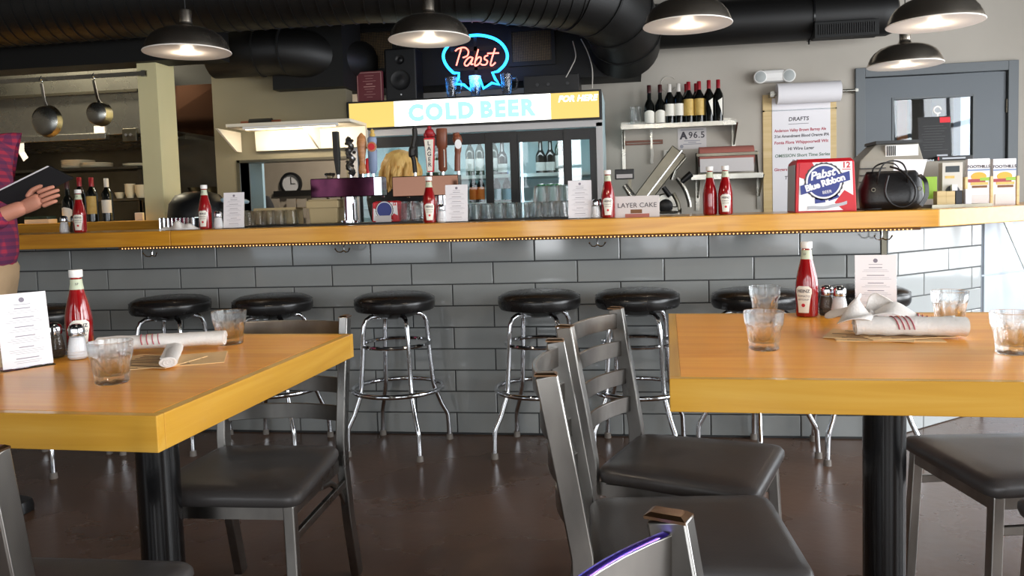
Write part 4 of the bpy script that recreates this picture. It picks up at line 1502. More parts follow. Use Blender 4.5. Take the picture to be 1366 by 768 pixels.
FT = FZ - .01
struct_top = MB().box(FR0 + .02, FR1 - .02, .08, .6, FT - 1e-3, FT + .012).build('top_plate', 'black_plastic', fr, 0)
FT += .012
t, w_, h_, o = box_prop('spirits_book', 'maroon hardback book standing upright on the cooler header', 'book', 475, 509, 95, FY + .13, .04, 'maroon', FT)
bd = MB()
for x in (-w_ / 2 + .006, w_ / 2 - .01):
    bd.box(x, x + .004, -.0012, 0, .01, h_ - .01)
bd.box(-w_ / 2 + .006, w_ / 2 - .006, -.0012, 0, h_ - .012, h_ - .008)
rnd = random.Random(7)
for k in range(9):
    z = h_ * (.86 - .085 * k)
    ww = rnd.uniform(.25, .8) * w_ * .42
    bd.box(-ww, ww, -.0012, 0, z - (.006 if k in (3, 4) else .0025), z)
bd.build('print', 'maroon_print', o, 0)
t, w_, h_, o = box_prop('loudspeaker', 'black loudspeaker cabinet standing on the cooler', 'speaker', 512, 554, 64, FY + .16, .2, 'black_plastic', FT, .012)
Mx = Matrix.Rotation(math.radians(90), 4, 'X')
MB(Matrix.Translation((0, -.001, h_ * .4)) @ Mx).lathe([(.075, 0), (.075, .008), (.06, .002), (.025, .006), (.001, .008)], 32).build('woofer', 'black_plastic', t)
MB(Matrix.Translation((0, -.001, h_ * .78)) @ Mx).lathe([(.035, 0), (.035, .008), (.02, .002), (.001, .01)], 24).build('tweeter', 'black_plastic', t)
MB(Matrix.Translation((0, -.001, h_ * .13)) @ Mx).lathe([(.006, 0), (.006, .004)], 12).build('badge', 'white_print', t)
# neon sign
NY = FY + .12


def n2(x, y):
    return P(580 + x / 8.533, 40 + y / 8.533, NY)


ns = thing('neon_sign', 'blue and red glowing neon ribbon sign reading Pabst on the cooler', 'neon sign', (0, NY, FT))
org = Vector((0, NY, FT))


def curve_pts(pts, n=6):
    pts = [Vector(p) for p in pts]
    out = []
    for i in range(len(pts) - 1):
        p0, p1, p2, p3 = pts[max(i - 1, 0)], pts[i], pts[i + 1], pts[min(i + 2, len(pts) - 1)]
        for k in range(n):
            s_ = k / n
            out.append(.5 * ((2 * p1) + (p2 - p0) * s_ + (2 * p0 - 5 * p1 + 4 * p2 - p3) * s_ ** 2 + (3 * p1 - p0 - 3 * p2 + p3) * s_ ** 3))
    out.append(pts[-1])
    return out


def neon(pts, m, r, smooth_=True, name='neon_tube'):
    q = [n2(*p) - org for p in pts]
    return MB().tube(curve_pts(q) if smooth_ else q, r, 8).build(name, m, ns)


loop = [(720, 470), (790, 400), (825, 320), (815, 240), (765, 160), (680, 100), (560, 65), (450, 60), (330, 80), (220, 125), (140, 195), (100, 270), (105, 345), (150, 425), (215, 490)]
neon(loop, 'neon_blue', .0105)
neon([(720, 470), (655, 485), (690, 560), (738, 622), (650, 602), (555, 665), (515, 560), (480, 600), (445, 560), (400, 680), (330, 622), (238, 612), (270, 550), (275, 490), (215, 490)], 'neon_blue', .0095, False)
for st in ([(300, 215), (245, 405)], [(232, 240), (270, 212), (340, 200), (382, 240), (370, 292), (318, 315)],
           [(438, 322), (402, 308), (360, 340), (338, 385), (362, 408), (398, 378), (430, 325), (412, 385), (438, 388)],
           [(495, 220), (455, 388), (485, 398), (520, 360), (525, 318), (500, 310), (468, 345)],
           [(606, 288), (572, 302), (566, 330), (598, 352), (585, 390), (545, 396), (520, 384)],
           [(686, 208), (635, 380), (655, 402), (692, 368)], [(598, 266), (730, 262)]):
    neon(st, 'neon_red', .0055)
a, b = n2(90, 60) - org, n2(830, 690) - org
MB().box(a.x, b.x, .035, .045, b.z + .02, b.z + .05).box((a.x + b.x) / 2 - .012, (a.x + b.x) / 2 + .012, .03, .042, 0, a.z).box(a.x + .06, b.x - .06, .0, .09, 0, .012).build('stand_frame', 'black_plastic', ns, 0)
zq = (n2(400, 420) - org).z
MB().box(a.x + .05, b.x - .05, .03, .042, a.z - .12, a.z - .09).box(a.x + .05, b.x - .05, .03, .042, zq - .02, zq).build('crossbar', 'black_plastic', ns, 0)
for pts, colr, en in (((460, 300), (1, .15, .12), .5), ((460, 560), (.15, .45, 1), .9), ((800, 300), (.15, .45, 1), .5)):
    q = n2(*pts)
    l = bpy.data.lights.new('neon_glow', 'POINT')
    l.energy, l.color, l.shadow_soft_size = en, colr, .08
    lo = bpy.data.objects.new('neon_glow', l)
    COL.objects.link(lo)
    lo.location = q + Vector((0, .02, 0))


def make_pint(name, label, mug=False, group='beer glasses on the cooler'):
    t = thing(name, label, 'glass', (0, 0, 0), 0, group)
    MB().lathe([(.03, 0), (.032, .006), (.044, .15), (.0425, .15), (.0305, .012), (.001, .01)], 28).build('glass_body', 'thin_glass', t)
    if mug:
        MB().tube([(.042, 0, .12), (.068, 0, .125), (.08, 0, .09), (.07, 0, .045), (.036, 0, .035)], .007, 8).build('handle', 'thin_glass', t)
    return t


for px, mg, lb in ((602, True, 'clear beer mug on the cooler at the left bow of the neon ribbon'), (634, False, 'clear pint glass on the cooler in front of the neon ribbon'), (676, True, 'clear beer mug on the cooler just right of the neon ribbon')):
    t = make_pint('beer_mug' if mg else 'pint_glass', lb, mg)
    t.location = (P(px, 118, FY + .03).x, FY + .03, FT - .012 + .0)
    t.location.z = hz1
t, w_, h_, o = box_prop('amplifier', 'black audio amplifier lying on top of the cooler', 'amplifier', 698, 772, 100, FY + .14, .3, 'black_plastic', FT)
for dx in (-.1, -.02, .12):
    MB(Matrix.Translation((dx, -.001, h_ * .5)) @ Mx).lathe([(.012, 0), (.012, .015), (.001, .016)], 14).build('knob', 'dark_grey', t)
cb = [P(764, 55, 2.2), P(768, 75, 2.15), P(762, 90, 2.1), P(755, 103, 2.05)]
tag(MB().tube(curve_pts(cb), .004, 6).build('loose_cable', 'beige_plastic'), 'short pale cable dangling from the duct elbow behind the amplifier', 'cable')
cb = [P(775, 52, 2.2), P(784, 70, 2.18), P(790, 92, 2.1), P(790, 118, 2.06)]
tag(MB().tube(curve_pts(cb), .004, 6).build('loose_cable', 'beige_plastic'), 'long pale cable dangling from the duct to the cooler header', 'cable')

# ------------------------------------------------------------------ back wall things
def wall_at(px, py):
    return P(px, py, WALL_Y)


a, b = wall_at(904, 171.5), wall_at(942.5, 198)
ct_ = thing('grade_card', 'white sanitation grade card reading A 96.5 under the steel shelf', 'card', ((a.x + b.x) / 2, WALL_Y, (a.z + b.z) / 2))
w_, h_ = b.x - a.x, a.z - b.z
MB().box(-w_ / 2, w_ / 2, -.004, 0, -h_ / 2, h_ / 2).build('card', 'paper_grey', ct_, 0)
text('lettering', 'A', .075, 'ink', ct_, face_y(-w_ * .3, -.0045, h_ * .14), offset=.004)
text('lettering', '96.5', .068, 'ink', ct_, face_y(w_ * .16, -.0045, h_ * .15), spacing=1.1, offset=.001)
mm = MB()
for z, ww in ((.42, .4), (-.1, .28), (-.18, .14), (-.26, .32)):
    mm.box(-w_ * ww, w_ * ww, -.0046, -.004, z * h_ - .003, z * h_ + .003)
mm.lathe([(.014, 0), (.014, .0004)], 16, Matrix.Translation((-w_ * .37, -.0042, -h_ * .36)) @ Mx)
mm.build('print', 'ink_soft', ct_, 0)
a = wall_at(834, 190)
b = wall_at(884, 190)
ks = thing('knife_rack', 'dark magnetic knife strip under the wall shelf', 'rack', (0, WALL_Y, a.z))
MB().box(a.x, b.x, -.022, 0, -.006, .01).box(a.x, b.x, -.022, 0, -.024, -.014).box(a.x, a.x + .01, -.02, 0, -.024, .01).box(b.x - .01, b.x, -.02, 0, -.024, .01).build('strip', 'tap_brown', ks, 0)
q = wall_at(869, 190)
kn = thing('sharpening_steel', 'grey knife hanging point up on the magnetic strip', 'knife', (q.x, WALL_Y - .03, q.z))
MB().box(-.008, .008, -.003, .006, -.05, .14).build('blade', 'steel', kn, 0)
MB().bar([(0, 0, -.05), (.004, 0, -.1), (-.002, 0, -.15), (.004, 0, -.17)], .024, .016, up=(0, 1, 0)).build('handle', 'beige_plastic', kn, 0, .004)
a, b = wall_at(884.5, 200), wall_at(906, 213)
th = thing('thermostat', 'beige wall thermostat with a small grey display', 'thermostat', ((a.x + b.x) / 2, WALL_Y, (a.z + b.z) / 2))
w_, h_ = b.x - a.x, a.z - b.z
MB().box(-w_ / 2, w_ / 2, -.025, 0, -h_ / 2, h_ / 2).build('case', 'beige_plastic', th, 0, .008)
MB().box(-w_ * .28, w_ * .2, -.0265, -.025, -h_ * .12, h_ * .34).build('display', 'ink_green', th, 0)
for k in range(4):
    MB().box(-w_ * .25 + k * w_ * .13, -w_ * .17 + k * w_ * .13, -.0275, -.025, -h_ * .38, -h_ * .26).build('button', 'dark_grey', th, 0)
# lower shelf with paper roll cutter
LSZ = P(970, 232, 2.38).z
lx0, lx1 = P(922, 233, 2.38).x, P(1018, 232, 2.38).x
ls = thing('lower_wall_shelf', 'stainless steel wall shelf under the pink butcher paper roll', 'shelf', (0, 0, 0))
MB().box(lx0, lx1, 2.38, WALL_Y, LSZ - .006, LSZ).box(lx0, lx1, 2.375, 2.382, LSZ - .035, LSZ + .002).build('shelf_plate', 'steel', ls, 0)
for px in (931, 1013):
    x = P(px, 250, WALL_Y - .05).x
    MB().box(x - .014, x + .014, WALL_Y - .012, WALL_Y, LSZ - .27, LSZ - .006).loft([[(x - .006, 2.43, LSZ - .008), (x + .006, 2.43, LSZ - .008), (x + .006, WALL_Y - .01, LSZ - .008), (x - .006, WALL_Y - .01, LSZ - .008)],
        [(x - .006, WALL_Y - .03, LSZ - .17), (x + .006, WALL_Y - .03, LSZ - .17), (x + .006, WALL_Y - .01, LSZ - .17), (x - .006, WALL_Y - .01, LSZ - .17)]]).build('bracket', 'steel', ls, 0)
px0, px1 = P(929, 210, 2.5).x, P(1009, 206, 2.5).x
zr = P(968, 208, 2.5).z
pc = thing('paper_roll', 'thick roll of pink butcher paper in a metal cutter on the lower shelf', 'paper roll', (0, 2.52, 0))
MB().cyl((px0 + .02, 0, zr), (px1 - .02, 0, zr), .075, n=32).build('roll', 'pink_paper', pc)
MB().box(px0 - .005, px1 + .005, -.09, -.07, zr - .002, zr + .022).build('cutter_bar', 'steel_dark', pc, 0, .002)
for x in (px0, px1):
    MB().prism([(-.02, zr + .03), (.02, zr + .03), (.06, LSZ + .001), (-.09, LSZ + .001)], -.006, .006, Matrix.Translation((x, 0, 0)) @ Matrix(((0, 0, 1, 0), (1, 0, 0, 0), (0, 1, 0, 0), (0, 0, 0, 1)))).build('side_plate', 'steel_dark', pc, 0)
MB().box(px0, px1, -.085, .06, LSZ + .001, LSZ + .01).build('base', 'steel_dark', pc, 0)
MB().box(px0 + .02, px1 - .03, -.092, -.088, LSZ + .02, zr - .02).build('paper_sheet', 'paper_grey', pc, 0)

# drafts board
dbx0, dbx1 = wall_at(1017, 150).x, wall_at(1115, 150).x
dz0, dz1 = wall_at(1060, 292).z, wall_at(1060, 125).z
db = thing('drafts_board', 'pale wooden board with hanging white paper listing drafts', 'board', ((dbx0 + dbx1) / 2, WALL_Y, dz0))
w_, h_ = dbx1 - dbx0, dz1 - dz0
MB().box(-w_ / 2, w_ / 2, -.018, 0, 0, h_).build('backboard', 'pale_wood', db, 0, .002)
px_l, px_r = wall_at(1029.5, 180).x - (dbx0 + dbx1) / 2, wall_at(1107, 180).x - (dbx0 + dbx1) / 2
sh = MB().box(px_l, px_r, -.0215, -.0195, .03, h_ - .03).build('paper_sheet', 'paper', db, 0)
ra_, rb2 = wall_at(1033, 125).x - (dbx0 + dbx1) / 2, wall_at(1116, 125).x - (dbx0 + dbx1) / 2
rz_ = wall_at(1070, 126).z - dz0
MB().cyl((ra_, -.1, rz_), (rb2, -.1, rz_), .078, n=32).build('roll', 'paper', db)
MB().cyl((ra_ - .05, -.1, rz_), (rb2 + .13, -.1, rz_), .012, n=12).box(ra_ - .05, ra_ - .02, -.12, 0, rz_ - .02, rz_ + .02).box(rb2 + .11, rb2 + .13, -.112, 0, rz_ - .012, rz_ + .012).build('rod', 'steel', db)
for z in (wall_at(1060, 147).z - dz0, .035):
    MB().box(-w_ / 2, w_ / 2, -.03, -.026, z - .004, z + .004).box(-w_ / 2, -w_ / 2 + .01, -.03, 0, z - .006, z + .006).box(w_ / 2 - .01, w_ / 2, -.03, 0, z - .006, z + .006).build('tension_bar', 'acrylic', db, 0)
for s_, py, pa, pb, m, al in (('DRAFTS', 159, 1051, 1078, 'ink', 1.05), ('Anderson Valley Brown Barney Ale', 173.5, 1032, 1101, 'ink_red', 1.0), ('21st Amendment Blood Orange IPA', 181, 1032, 1105, 'ink', 1.0),
                              ('Fonta Flora Whippoorwill Wit', 189.5, 1032, 1104, 'ink_red', 1.0), ('Hi Wire Lager', 198, 1050, 1085, 'ink', 1.0), ('OMISSION Short Time Series', 207, 1033, 1106, 'ink_green', 1.0),
                              ('P B R', 215, 1056, 1070, 'ink', 1.1), ('Gingers Revenge', 226, 1032, 1070, 'ink_red', 1.0), ('Terrapin', 237, 1046, 1068, 'ink', 1.0)):
    qa, qb = wall_at(pa, py), wall_at(pb, py)
    q = (qa + qb) / 2
    me = text_mesh(s_, .05, .0003, .0011, .12, spacing=al)
    xs_ = [v.co.x for v in me.vertices]
    k = (qb.x - qa.x) / (max(xs_) - min(xs_))
    me.transform(face_y(q.x - (dbx0 + dbx1) / 2, -.022, q.z - dz0, .01) @ Matrix.Diagonal((k, max(k, .62), 1, 1)))
    link('lettering', me, m, sh)
q0 = wall_at(1051, 166)
q1 = wall_at(1078, 164.5)
MB().bar([(q0.x - (dbx0 + dbx1) / 2, -.022, q0.z - dz0), (q1.x - (dbx0 + dbx1) / 2, -.022, q1.z - dz0)], .0006, .003, up=(0, 0, 1)).build('underline', 'ink', sh, 0)
# emergency light
q = wall_at(1031, 103)
em = thing('emergency_light', 'white twin-head emergency light above the drafts board', 'light', (q.x, WALL_Y, q.z))
MB().box(-.1, .1, -.08, 0, -.045, .05).build('case', 'white_plastic', em, 0, .03)
for sx in (-1, 1):
    hdm = MB(Matrix.Translation((sx * .105, -.05, -.004)) @ Matrix.Rotation(math.radians(90), 4, 'X')).lathe([(.03, -.02), (.05, 0), (.05, .028), (.044, .034)], 24).build('lamp_head', 'white_plastic', em)
    MB(Matrix.Translation((sx * .105, -.05, -.004)) @ Matrix.Rotation(math.radians(90), 4, 'X')).lathe([(.044, .033), (.03, .038), (.001, .04)], 20).build('lens', 'label_cool', hdm)
# wire ring on the wall above the bottles
q = wall_at(892, 112)
tag(MB().tube(arc((q.x, WALL_Y - .004, q.z), .06, 40, 330, 20), .0035, 6).tube([(q.x - .06, WALL_Y - .004, q.z), (q.x - .05, WALL_Y - .004, q.z - .1)], .0035, 6).build('wire_loop', 'beige_plastic'), 'thin pale wire loop on the wall above the wine bottles', 'wire')

# ------------------------------------------------------------------ the grey door
fw = .07
struct(MB().box(DX0, DX0 + fw, WALL_Y - .03, WALL_Y + .12, 0, DZ).box(DX1 - fw, DX1, WALL_Y - .03, WALL_Y + .12, 0, DZ).box(DX0 + fw, DX1 - fw, WALL_Y - .03, WALL_Y + .12, DZ - fw, DZ).build('trim_4', 'frame_grey', smooth=0, bevel=.003))
vx0, vx1 = P(1192, 170, WALL_Y).x, P(1298, 170, WALL_Y).x
vz0, vz1 = wall_at(1245, 222).z, wall_at(1245, 130).z
dr = MB()
g = .006
d0, d1, dt = DX0 + fw + g, DX1 - fw - g, DZ - fw - g
dr.box(d0, vx0, WALL_Y, WALL_Y + .045, .01, dt).box(vx1, d1, WALL_Y, WALL_Y + .045, .01, dt).box(vx0, vx1, WALL_Y, WALL_Y + .045, .01, vz0).box(vx0, vx1, WALL_Y, WALL_Y + .045, vz1, dt)
door = struct(dr.build('door_2', 'door_grey', smooth=0))
MB().box(vx0, vx1, WALL_Y + .018, WALL_Y + .024, vz0, vz1).build('glass_pane', 'pane_window', door, 0)
fm = MB()
for x in (vx0 - .012, vx1 - .003):
    fm.box(x, x + .015, WALL_Y - .006, WALL_Y + .05, vz0 - .012, vz1 + .012)
for z in (vz0 - .012, vz1 - .003):
    fm.box(vx0, vx1, WALL_Y - .006, WALL_Y + .05, z, z + .015)
fm.build('window_frame', 'frame_grey', door, 0)
for z in (1.75, 1.0, .25):
    MB().cyl((d1 + .004, WALL_Y - .008, z - .05), (d1 + .004, WALL_Y - .008, z + .05), .009).build('hinge', 'steel_dark', door)
# lobby behind the door
struct(MB().box(DX0 - .6, vx1 + .35, 4.5, 4.6, 0, ZC).build('wall_lobby_back', 'dim_wall', smooth=0))
struct(MB().box(DX0 - .7, DX0 - .6, WALL_Y + .12, 4.5, 0, ZC).build('wall_lobby_side', 'beige_wall', smooth=0))
q0, q1 = P(1196, 140, 4.45), P(1216, 140, 4.45)
struct(MB().box(q0.x - .12, q1.x, 4.44, 4.5, 0, 2.2).build('door_3', 'frame_grey', smooth=0))
struct(MB().box(q0.x + .0, q1.x - .04, 4.43, 4.441, .1, 2.05).build('window_9', 'orange', smooth=0))
q0 = P(1258, 150, 4.2)
struct(MB().box(q0.x, q0.x + .06, 3.95, 4.5, 0, ZC).build('trim_5', 'white_panel', smooth=0))

# ------------------------------------------------------------------ back counter and slicer
BCY = 1.9
bc = thing('back_counter', 'stainless back counter standing under the wall shelves', 'counter', (0, 0, 0))
bcz = .93
MB().box(2.8, 4.3, BCY, 2.68, bcz - .04, bcz).build('top', 'steel', bc, 0, .003)
for x in (2.85, 4.25):
    for y in (BCY + .05, 2.6):
        MB().box(x - .02, x + .02, y - .02, y + .02, 0, bcz - .03).build('leg', 'steel', bc, 0)
sl = thing('meat_slicer', 'grey metal meat slicer with slanted carriage and black knobs', 'slicer', (0, 2.15, 0))
sy_ = 2.15


def sp(px, py):
    v = P(px, py, sy_)
    return Vector((v.x, 0, v.z))


cbs = sp(888, 275)
MB(Matrix.Translation((cbs.x, .02, cbs.z)) @ Mx).lathe([(.095, -.12), (.095, .02), (.085, .035), (.045, .036)], 36).build('motor_housing', 'steel', sl)
MB(Matrix.Translation((cbs.x, .0, cbs.z)) @ Mx).lathe([(.052, 0), (.052, .02), (.03, .03), (.001, .03)], 28).build('dial_knob', 'black_plastic', sl)
MB().box(sp(840, 280).x, cbs.x + .1, -.12, .16, bcz, bcz + .12).build('base', 'steel', sl, 0, .02)
MB().box(cbs.x - .09, cbs.x + .09, -.02, .12, bcz + .1, cbs.z).build('column', 'steel', sl, 0, .01)
a, b = sp(858, 258), sp(896, 208)
mid = (a + b) / 2
ang = math.atan2(b.z - a.z, b.x - a.x)
L = (b - a).length + .12
Mc = Matrix.Translation(mid + Vector((.02, 0, -.02))) @ Matrix.Rotation(-ang, 4, 'Y')
MB(Mc).box(-L / 2, L / 2, -.1, .06, -.05, .07).build('carriage', 'steel_dark', sl, 0, .006)
MB(Mc).box(-L / 2 - .01, L / 2 + .01, -.103, -.1, -.008, -.003).build('carriage_edge', 'chrome', sl, 0)
a, b = sp(900, 228), sp(915, 210)
MB().cyl(a, b, .014, .01).cyl(sp(896, 240), a, .016).build('push_rod', 'steel', sl)
a, b = sp(908, 243), sp(921, 232)
MB().cyl(a + Vector((0, -.1, 0)), b + Vector((0, -.1, 0)), .02, .024, 16).build('grip', 'black_plastic', sl)
MB().cyl(sp(884, 250) + Vector((0, -.12, 0)), sp(893, 262) + Vector((0, -.12, 0)), .018, n=14).build('grip', 'black_plastic', sl)
MB().tube(curve_pts([sp(902, 238) + Vector((0, -.1, 0)), sp(912, 252) + Vector((0, -.1, 0)), sp(918, 268) + Vector((0, -.1, 0)), sp(919, 276) + Vector((0, -.1, 0))]), .016, 8).build('arm', 'steel', sl)
MB().tube(curve_pts([sp(897, 258), sp(903, 270), sp(905, 280), sp(909, 281)]), .02, 8).build('lower_arm', 'steel_dark', sl)
sc = thing('portion_scale', 'portion scale with a black display on a post beside the slicer', 'scale', (0, 1.97, 0))


def sq(px, py):
    v = P(px, py, 1.97)
    return Vector((v.x, 0, v.z))


a, b = sq(820, 226), sq(846, 238.5)
MB().box(a.x, b.x, 0, .04, b.z, a.z).build('display_case', 'black_plastic', sc, 0, .004)
MB().box(a.x + .012, b.x - .012, -.002, 0, b.z + .008, (a.z + b.z) / 2).build('display', 'paper_grey', sc, 0)
q = sq(840, 240)
MB().box(q.x - .012, q.x + .012, .01, .03, bcz + .05, q.z + .01).build('post', 'steel_dark', sc, 0)
MB().box(q.x - .12, q.x + .1, -.02, .03, bcz, bcz + .055).build('base', 'steel_dark', sc, 0, .01)
MB().cyl(sq(833, 247) + Vector((0, -.02, 0)), sq(843, 262) + Vector((0, -.02, 0)), .02, .028, 14).build('tray_arm', 'steel', sc)

# ------------------------------------------------------------------ on the bar counter
CZ = BAR_Z1


def bx(px, Y):
    """x on the counter for a photo column at depth Y"""
    return P(px, 290, Y).x


kd = -.12
for px, rz, lb in ((106, 20, 'ketchup bottle on the bar in front of the kitchen ledge wine bottles'), (274, 5, 'ketchup bottle on the bar beside the crumpled white towel'), (573.5, 12, 'ketchup bottle on the bar under the lager tap handle'),
                   (811.5, 0, 'ketchup bottle on the bar next to the layer cake box'), (948, 120, 'ketchup bottle on the bar with its label turned away'), (968, -4, 'ketchup bottle on the bar with its label facing out, beside another bottle')):
    put(ket0, bx(px, kd), kd + (.02 if px == 948 else 0), CZ, rz, lb)
for px, lb in ((85, 'salt shaker on the bar beside the ketchup bottle close to the person'), (291, 'salt shaker on the bar between ketchup bottle and menu card near the towel'), (589.5, 'salt shaker on the bar between ketchup and menu card under the taps'), (795, 'salt shaker on the bar between menu card and ketchup in front of the cooler end')):
    put(salt0, bx(px, kd), kd, CZ, 0, lb)
put(pep0, bx(95, kd + .03), kd + .05, CZ, 0, 'pepper shaker on the bar behind the salt shaker close to the person')
put(pep0, bx(801, kd + .05), kd + .06, CZ, 0, 'pepper shaker on the bar half hidden behind the salt by the cooler end')
for px, lb in ((311, 'menu card on the bar beside the salt shaker near the towel'), (609, 'menu card on the bar under the copper tap tower'), (774, 'menu card on the bar in front of the last cooler door')):
    put(menu0, bx(px, kd), kd, CZ, 0, lb)

# bar mat with upturned glasses
mt = thing('bar_mat', 'long black rubber bar mat under the rows of glasses', 'mat', (0, 0, CZ))
m0, m1 = bx(321, .03), bx(761, .03)
MB().box(m0, m1, -.02, .3, 0, .008).build('mat', 'black_plastic', mt, 0, .002)
small = thing('tumbler', '', 'glass', (0, 0, 0), 0, 'tumblers upside down on the bar mat')
MB().lathe([(.038, 0), (.0375, .002), (.032, .07), (.029, .078), (.001, .079), (.001, .073), (.027, .071), (.0355, .003)], 20).build('glass_body', 'thin_glass', small)
px = 632
k = 0
while px < 758:
    put(small, bx(px, .06), .06, CZ + .008, 0, 'clear tumbler upside down on the bar mat in front of the cooler')
    px += 16.5
for px in (722, 738, 753):
    put(small, bx(px, .16), .16, CZ + .008 + 0, 0, 'clear tumbler upside down behind the row in front of the cooler')
    t = copy_tree(small)
    t.location = (bx(px, .16), .16, CZ + .008 + .079)
    t['label'] = 'clear tumbler stacked on another by the menu card at the cooler'
for px in (330, 344, 358, 372, 388):
    put(small, bx(px, .2), .2, CZ + .008, 0, 'clear tumbler upside down on the bar mat beside the menu card near the towel')
# metal caddies by the towel
cd_ = thing('glass_caddy', 'ribbed chrome caddy on the bar behind the crumpled towel', 'caddy', (bx(242, .05), .05, CZ))
MB().box(-.1, .1, -.05, .05, 0, .062).build('bin', 'chrome', cd_, 0, .004)
for k in range(9):
    MB().cyl((-.09 + k * .0225, -.051, .004), (-.09 + k * .0225, -.051, .06), .006, n=8).build('rib', 'chrome', cd_)


def towel(u, v):
    x, y = (u - .5) * .19, (v - .5) * .09
    env = max(0, 1 - (2 * u - 1) ** 4) * max(0, 1 - (2 * v - 1) ** 4)
    return (x, y + .012 * math.sin(7 * u), .003 + env * (.018 + .02 * math.exp(-((u - .52) ** 2) / .012) + .009 * math.sin(15 * u + 4 * v) + .006 * math.sin(23 * v + 9 * u)))


t = thing('bar_towel', 'crumpled off-white towel lying on the bar counter', 'towel', (bx(239, -.17), -.17, CZ))
vs = [towel(i / 40, j / 20) for j in range(21) for i in range(41)]
fs = [(j * 41 + i, j * 41 + i + 1, (j + 1) * 41 + i + 1, (j + 1) * 41 + i) for j in range(20) for i in range(40)]
m = MB()
m._add(vs, fs)
m.build('cloth', 'napkin', t, 80)

# tan tub, cardboard box, chrome shaker behind the taps
t = thing('plastic_tub', 'tan plastic tub with a lid on the bar under the purple tap tower', 'tub', (bx(436, .25), .25, CZ + .008))
MB().loft([[(-.075, -.05, 0), (.075, -.05, 0), (.075, .05, 0), (-.075, .05, 0)], [(-.08, -.055, .1), (.08, -.055, .1), (.08, .055, .1), (-.08, .055, .1)]]).build('tub_body', 'cardboard', t, 0, .006)
MB().box(-.088, .088, -.062, .062, .08, .118).box(-.08, .08, -.056, .056, .118, .126).build('lid', 'cardboard', t, 0, .005)
t = thing('cardboard_box', 'open cardboard box on the bar beside the tan tub', 'box', (bx(374, .32), .3, CZ + .008))
MB().box(-.12, .12, -.05, .05, 0, .09).build('carton', 'cardboard', t, 0, .002)
MB().loft([[(.12, -.05, .09), (.12, .05, .09), (.122, .05, .09), (.122, -.05, .09)], [(.2, -.05, .08), (.2, .05, .08), (.2, .05, .083), (.2, -.05, .083)]]).build('flap', 'cardboard', t, 0)

# tap towers
TY = .22


def tower(px0, px1, py0, py1, m, name, label, foot_px):
    a, b = P(px0, py0, TY), P(px1, py1, TY)
    t = thing(name, label, 'tap tower', (0, TY, 0))
    MB().box(a.x, b.x, -.045, .045, b.z, a.z).build('manifold', m, t, 0, .004)
    x = P(foot_px, 280, TY).x
    MB().cyl((x, .0, CZ + .008), (x, .0, b.z + .01), .037, n=28).build('pedestal', 'chrome', t)
    MB().cyl((x, .0, CZ + .008), (x, .0, CZ + .02), .055, n=28).build('flange', 'chrome', t)
    return t, a, b


tw1, a1, b1 = tower(418, 513, 239, 261, 'purple_reflection_tint', 'tap_tower', 'mirrored tap tower reflecting purple with four wooden and sculpted handles', 467)
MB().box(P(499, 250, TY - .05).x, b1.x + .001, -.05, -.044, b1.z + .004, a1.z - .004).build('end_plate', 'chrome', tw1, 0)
tw2, a2, b2 = tower(526, 614, 236, 260, 'mirror_copper_tint', 'tap_tower', 'mirrored tap tower reflecting copper with lager and sculpted handles', 590)


def handle_base(t, x, zt):
    MB().cyl((x, 0, zt), (x, 0, zt + .02), .008, n=10).build('handle_collar', 'chrome', t)
    return zt + .018


def prof_handle(name, tw, px, zt, prof, m, n=12, sx=1.0, sy=.7):
    x = P(px, 230, TY).x
    z = handle_base(tw, x, zt)
    M = Matrix.Translation((x, 0, z)) @ Matrix.Diagonal((sx, sy, 1, 1))
    return MB(M).lathe(prof, n).build(name, m, tw)


H1, H2 = a1.z, a2.z
# left tower: black slab, silver sculpted, bat, blue badge handle
hx = P(450, 210, TY).x
z = handle_base(tw1, hx, H1)
MB().loft([[(hx - .008, -.01, z), (hx + .01, -.01, z), (hx + .01, .01, z), (hx - .008, .01, z)], [(hx - .018, -.016, z + .1), (hx + .014, -.016, z + .1), (hx + .014, .016, z + .1), (hx - .018, .016, z + .1)],
           [(hx - .019, -.016, z + .225), (hx + .012, -.016, z + .225), (hx + .012, .016, z + .225), (hx - .019, .016, z + .225)]]).build('tap_handle', 'tap_black', tw1, 0, .004)
hx = P(467, 210, TY).x
z = handle_base(tw1, hx, H1)
sm = MB().tube([(hx + .011 * math.sin(k * 1.1), .008 * math.cos(k * 1.1), z + k * .0112) for k in range(18)], [.017 - .0003 * k for k in range(18)], 8)
for k in range(16):
    sm.ball((hx + .02 * math.sin(k * 2.3), -.01 * math.cos(k * 1.7), z + .008 + k * .0118), (.011, .01, .009), 8)
sm.build('tap_handle', 'tap_silver', tw1)
prof_handle('tap_handle', tw1, 484, H1, [(.018, 0), (.024, .018), (.019, .04), (.014, .055), (.017, .08), (.024, .13), (.027, .16), (.023, .19), (.01, .205), (.003, .212)], 'tap_wood')
hh = prof_handle('tap_handle', tw1, 498, H1, [(.014, 0), (.023, .02), (.025, .11), (.026, .12), (.019, .13), (.023, .15), (.026, .17), (.024, .185), (.012, .192)], 'tap_blue')
xq = P(498, 210, TY).x
MB(Matrix.Translation((xq, -.016, H1 + .155)) @ Mx).lathe([(.026, 0), (.026, .006), (.001, .007)], 24).build('badge', 'tap_wood', hh)
MB(Matrix.Translation((xq, -.0225, H1 + .155)) @ Mx).lathe([(.018, 0), (.018, .003), (.001, .0035)], 20).build('badge_centre', 'red_print', hh)
# crown on top
MB(Matrix.Translation((xq, 0, H1 + .208))).lathe([(.012, 0), (.016, .012), (.008, .02), (.013, .03), (.002, .04)], 10).build('crown', 'label_gold', hh)
# small red tap between
prof_handle('tap_handle', tw1, 491, H1, [(.008, 0), (.011, .03), (.011, .075), (.006, .08)], 'red_print')
